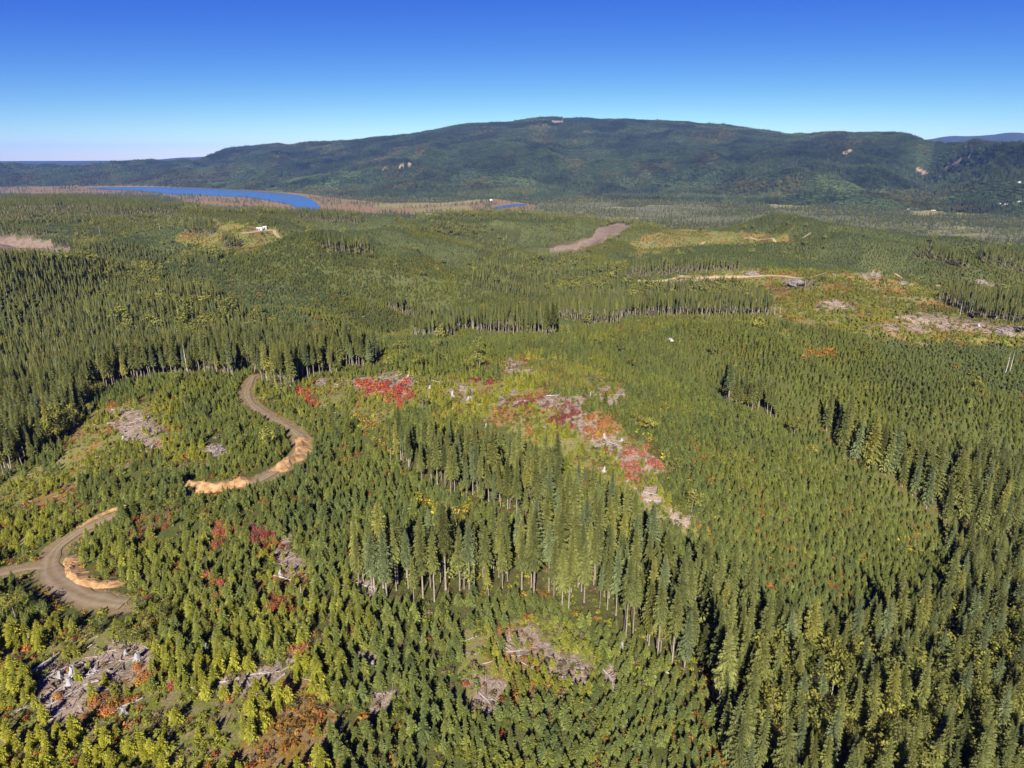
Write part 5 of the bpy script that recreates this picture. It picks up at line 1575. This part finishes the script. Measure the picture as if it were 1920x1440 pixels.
def water_sheet(name, poly, zl):
    pts = []
    for (qx, qy) in poly:
        a, t = ray(qx, qy); r_ = (zl - ZC) / float(t)
        pts.append((r_ * math.sin(float(a)), r_ * math.cos(float(a))))
    ln = curve_pts(pts + [pts[0]], 60.0)
    bm = bmesh.new()
    vs_ = [bm.verts.new((a, b, zl)) for a, b in ln[:-1]]
    bm.faces.new(vs_); bmesh.ops.triangulate(bm, faces=bm.faces[:])
    bmesh.ops.recalc_face_normals(bm, faces=bm.faces[:])
    for f in bm.faces:
        if f.normal.z < 0: f.normal_flip()
    me = bpy.data.meshes.new(name); bm.to_mesh(me); bm.free(); me.materials.append(M_WATER)
    o = bpy.data.objects.new(name, me); COL.objects.link(o); tag(o, kind='structure')
floor_z = float(np.median(TZ[(np.abs(AZ) < R(30))][:, (np.exp(LR) > 3900) & (np.exp(LR) < 4200)]))
print('floor', floor_z)
water_sheet('bay_water', BAY, floor_z + 1.2)
water_sheet('pond_water', POND, floor_z + 1.2)

# ------------------------------------------------------------------ buildings, truck, mast
def box_soup(x0, x1, y0, y1, z0, z1):
    S = Soup()
    S.v = [(x, y, z) for z in (z0, z1) for x, y in ((x0, y0), (x1, y0), (x1, y1), (x0, y1))]; S.leaf = [.5] * 8
    S.f = [(0, 3, 2, 1), (4, 5, 6, 7), (0, 1, 5, 4), (1, 2, 6, 5), (2, 3, 7, 6), (3, 0, 4, 7)]; S.mi = [0] * 6
    return S
def part(parent, name, S, m):
    o = bpy.data.objects.new(name, S.mesh(name, [m])); o.parent = parent; COL.objects.link(o); return o
def house(name, px_, py_, L, W, Hh, roof_h, wall_m, roof_m, rot, label, cat='house', nwin=3):
    a, b, c = spot(px_, py_)
    e = bpy.data.objects.new(name, None); COL.objects.link(e); e.location = (a, b, c); e.rotation_euler = (0, 0, rot)
    tag(e, label, cat)
    part(e, 'wall', box_soup(-L / 2, L / 2, -W / 2, W / 2, -.6, Hh), wall_m)
    S = Soup(); ov = .5; t = .25
    for sg in (1, -1):
        p = [(-L / 2 - ov, sg * (W / 2 + ov), Hh - .2), (L / 2 + ov, sg * (W / 2 + ov), Hh - .2), (L / 2 + ov, 0, Hh + roof_h), (-L / 2 - ov, 0, Hh + roof_h)]
        q = [(x, y, z + t) for x, y, z in p]
        n0 = len(S.v); S.v += p + q; S.leaf += [.5] * 8
        S.f += [tuple(n0 + i for i in f) for f in ((0, 1, 2, 3), (7, 6, 5, 4), (0, 4, 5, 1), (1, 5, 6, 2), (2, 6, 7, 3), (3, 7, 4, 0))]; S.mi += [0] * 6
    rf = part(e, 'roof', S, roof_m)
    G_ = Soup()
    for sx in (-1, 1):
        G_.tri((sx * L / 2, -W / 2, Hh), (sx * L / 2, W / 2, Hh), (sx * L / 2, 0, Hh + roof_h * .95))
    part(e, 'gable', G_, wall_m)
    d = part(e, 'door', box_soup(-.55, .55, -W / 2 - .06, -W / 2 + .02, 0, 2.1), M_GLASS)
    for k in range(nwin):
        xx = -L / 2 + (k + .5) * L / nwin
        if abs(xx) < 1.2: xx += 1.9
        part(e, 'window', box_soup(xx - .7, xx + .7, -W / 2 - .05, -W / 2 + .02, 1.0, 2.2), M_GLASS)
    return e
house('long_building', 487, 431, 10, 4, 3.4, 1.0, M_WHITE, M_ROOFW, .1, 'long white building on the brown hilltop clearing, left of two', 'building', 4)
house('long_building', 497, 429, 6, 4, 3.4, 1.0, M_WHITE, M_ROOFW, .1, 'short white building behind the long one on the hilltop clearing', 'building', 2)
house('barn', 805, 404, 24, 16, 7, 4, M_WHITE, M_ROOFW, .5, 'white barn with pale roof at the near edge of the marsh', 'barn', 4)
house('house', 921, 376, 18, 10, 6, 4, M_WHITE, M_ROOFW, -.3, 'white house at the far side of the marsh by the woods', 'house', 4)
house('house', 962, 361, 20, 11, 6, 3, M_WHITE, M_ROOFD, .2, 'small white house on the wooded slope above the marsh', 'house', 3)
house('house', 1704, 394, 18, 11, 5, 3.5, M_WHITE, M_ROOFW, .3, 'white house at the left of the valley fields', 'house', 3)
house('long_building', 1752, 395, 44, 10, 4, 2, M_TAN, M_ROOFD, .05, 'long low tan building beside the pale valley field', 'building', 7)
house('house', 1911, 343, 15, 9, 5, 3, M_WHITE, M_ROOFW, .2, 'white house on the forested slope at the far right', 'house', 3)
for i, (qx, qy, L, W, wm, rm, lab) in enumerate([
        (1858, 384, 34, 16, M_WHITE, M_ROOFW, 'white warehouse leftmost in the valley settlement'), (1866, 385, 26, 13, M_TAN, M_ROOFD, 'tan shed second from the left in the valley settlement'), (1873, 383, 30, 14, M_WHITE, M_ROOFW, 'white shed in the middle of the valley settlement'),
        (1880, 386, 24, 13, M_TAN, M_ROOFR, 'red-roofed building in the valley settlement'), (1886, 384, 26, 13, M_WHITE, M_ROOFW, 'white building right of the red-roofed one'), (1868, 388, 20, 12, M_WHITE, M_ROOFW, 'small white building in front of the settlement'),
        (1911, 379, 40, 16, M_WHITE, M_ROOFW, 'long white building at the right edge of the valley')]):
    house('settlement_building', qx, qy, L * .62, W * .62, 4.2, 2, wm, rm, rng2.uniform(-.4, .4), lab, 'building', 4)

def pickup(px_, py_, rot, label):
    a, b, c = spot(px_, py_)
    e = bpy.data.objects.new('pickup_truck', None); COL.objects.link(e); e.location = (a, b, c + .15); e.rotation_euler = (0, 0, rot)
    tag(e, label, 'truck')
    S = Soup(); S.add(box_soup(-.95, .95, -2.7, -.9, .55, 1.15)); S.add(box_soup(-.95, .95, -.9, 2.7, .5, 1.2))
    part(e, 'body', S, M_WHITE)
    S = Soup()
    bt = [(-.9, -1.0, 1.2), (.9, -1.0, 1.2), (.9, 1.0, 1.2), (-.9, 1.0, 1.2)]; tp = [(-.75, -.5, 1.85), (.75, -.5, 1.85), (.75, .8, 1.85), (-.75, .8, 1.85)]
    S.v = bt + tp; S.leaf = [.5] * 8; S.f = [(0, 3, 2, 1), (4, 5, 6, 7), (0, 1, 5, 4), (1, 2, 6, 5), (2, 3, 7, 6), (3, 0, 4, 7)]; S.mi = [0] * 6
    cab = part(e, 'cab', S, M_WHITE)
    W_ = Soup(); W_.quad((-.8, -.94, 1.27), (.8, -.94, 1.27), (.68, -.57, 1.78), (-.68, -.57, 1.78))
    part(cab, 'windscreen', W_, M_GLASS)
    part(e, 'bed', box_soup(-.8, .8, 1.05, 2.6, 1.21, 1.24), M_RUBBER)
    for sx in (-1, 1):
        for yy in (-1.75, 1.75):
            w = Soup(); tube(w, [(sx * .72, yy, .4), (sx * .98, yy, .4)], [.4, .4], 12); wh = part(e, 'wheel', w, M_RUBBER)
            h_ = Soup(); tube(h_, [(sx * .98, yy, .4), (sx * 1.0, yy, .4)], [.2, .2], 8); part(wh, 'rim', h_, M_STEEL)
        part(e, 'headlight', box_soup(sx * .7 - .18, sx * .7 + .18, -2.74, -2.69, .8, 1.0), M_LAMP)
pickup(1257, 640, .15, 'white pickup truck parked on the far planted ridge')

def mast(px_, py_, H, label):
    a, b, c = spot(px_, py_)
    e = bpy.data.objects.new('radio_mast', None); COL.objects.link(e); e.location = (a, b, c); tag(e, label, 'mast')
    pts = [(math.cos(k * 2.094), math.sin(k * 2.094)) for k in range(3)]
    for k in range(3):
        S = Soup(); tube(S, [(pts[k][0] * 2.2, pts[k][1] * 2.2, 0), (pts[k][0] * 1.0, pts[k][1] * 1.0, H)], [.8, .6], 6); part(e, 'leg', S, M_STEEL)
    Br = Soup(); n_ = 16
    for i in range(n_):
        z0, z1 = H * i / n_, H * (i + 1) / n_
        for k in range(3):
            q0 = 2.2 - 1.2 * i / n_; q1 = 2.2 - 1.2 * (i + 1) / n_; k2 = (k + 1) % 3
            tube(Br, [(pts[k][0] * q0, pts[k][1] * q0, z0), (pts[k2][0] * q1, pts[k2][1] * q1, z1)], [.18, .18], 4, cap=False)
            tube(Br, [(pts[k][0] * q1, pts[k][1] * q1, z1), (pts[k2][0] * q1, pts[k2][1] * q1, z1)], [.15, .15], 4, cap=False)
    part(e, 'bracing', Br, M_STEEL)
    S = Soup(); tube(S, [(0, 0, H), (0, 0, H * 1.12)], [.3, .12], 6); part(e, 'antenna', S, M_STEEL)
mast(1055, 226, 84, 'thin lattice radio mast standing on the highest mountain crest')

# ------------------------------------------------------------------ air
def build_haze():
    m, nt, out = mat('haze_air')
    v = nt.nodes.new('ShaderNodeVolumePrincipled')
    v.inputs['Color'].default_value = (0.19, 0.38, 1.0, 1)
    v.inputs['Density'].default_value = 1.9e-5
    v.inputs['Anisotropy'].default_value = 0.0
    nt.links.new(v.outputs[0], out.inputs['Volume'])
    s, zb, zt = 31000, -60, 860
    vv = [(a * s, b * s, c) for c in (zb, zt) for a, b in ((-1, -1), (1, -1), (1, 1), (-1, 1))]
    ff = [(0, 3, 2, 1), (4, 5, 6, 7), (0, 1, 5, 4), (1, 2, 6, 5), (2, 3, 7, 6), (3, 0, 4, 7)]
    o = mesh_obj('haze', vv, ff, m)
    tag(o, kind='stuff')
build_haze()
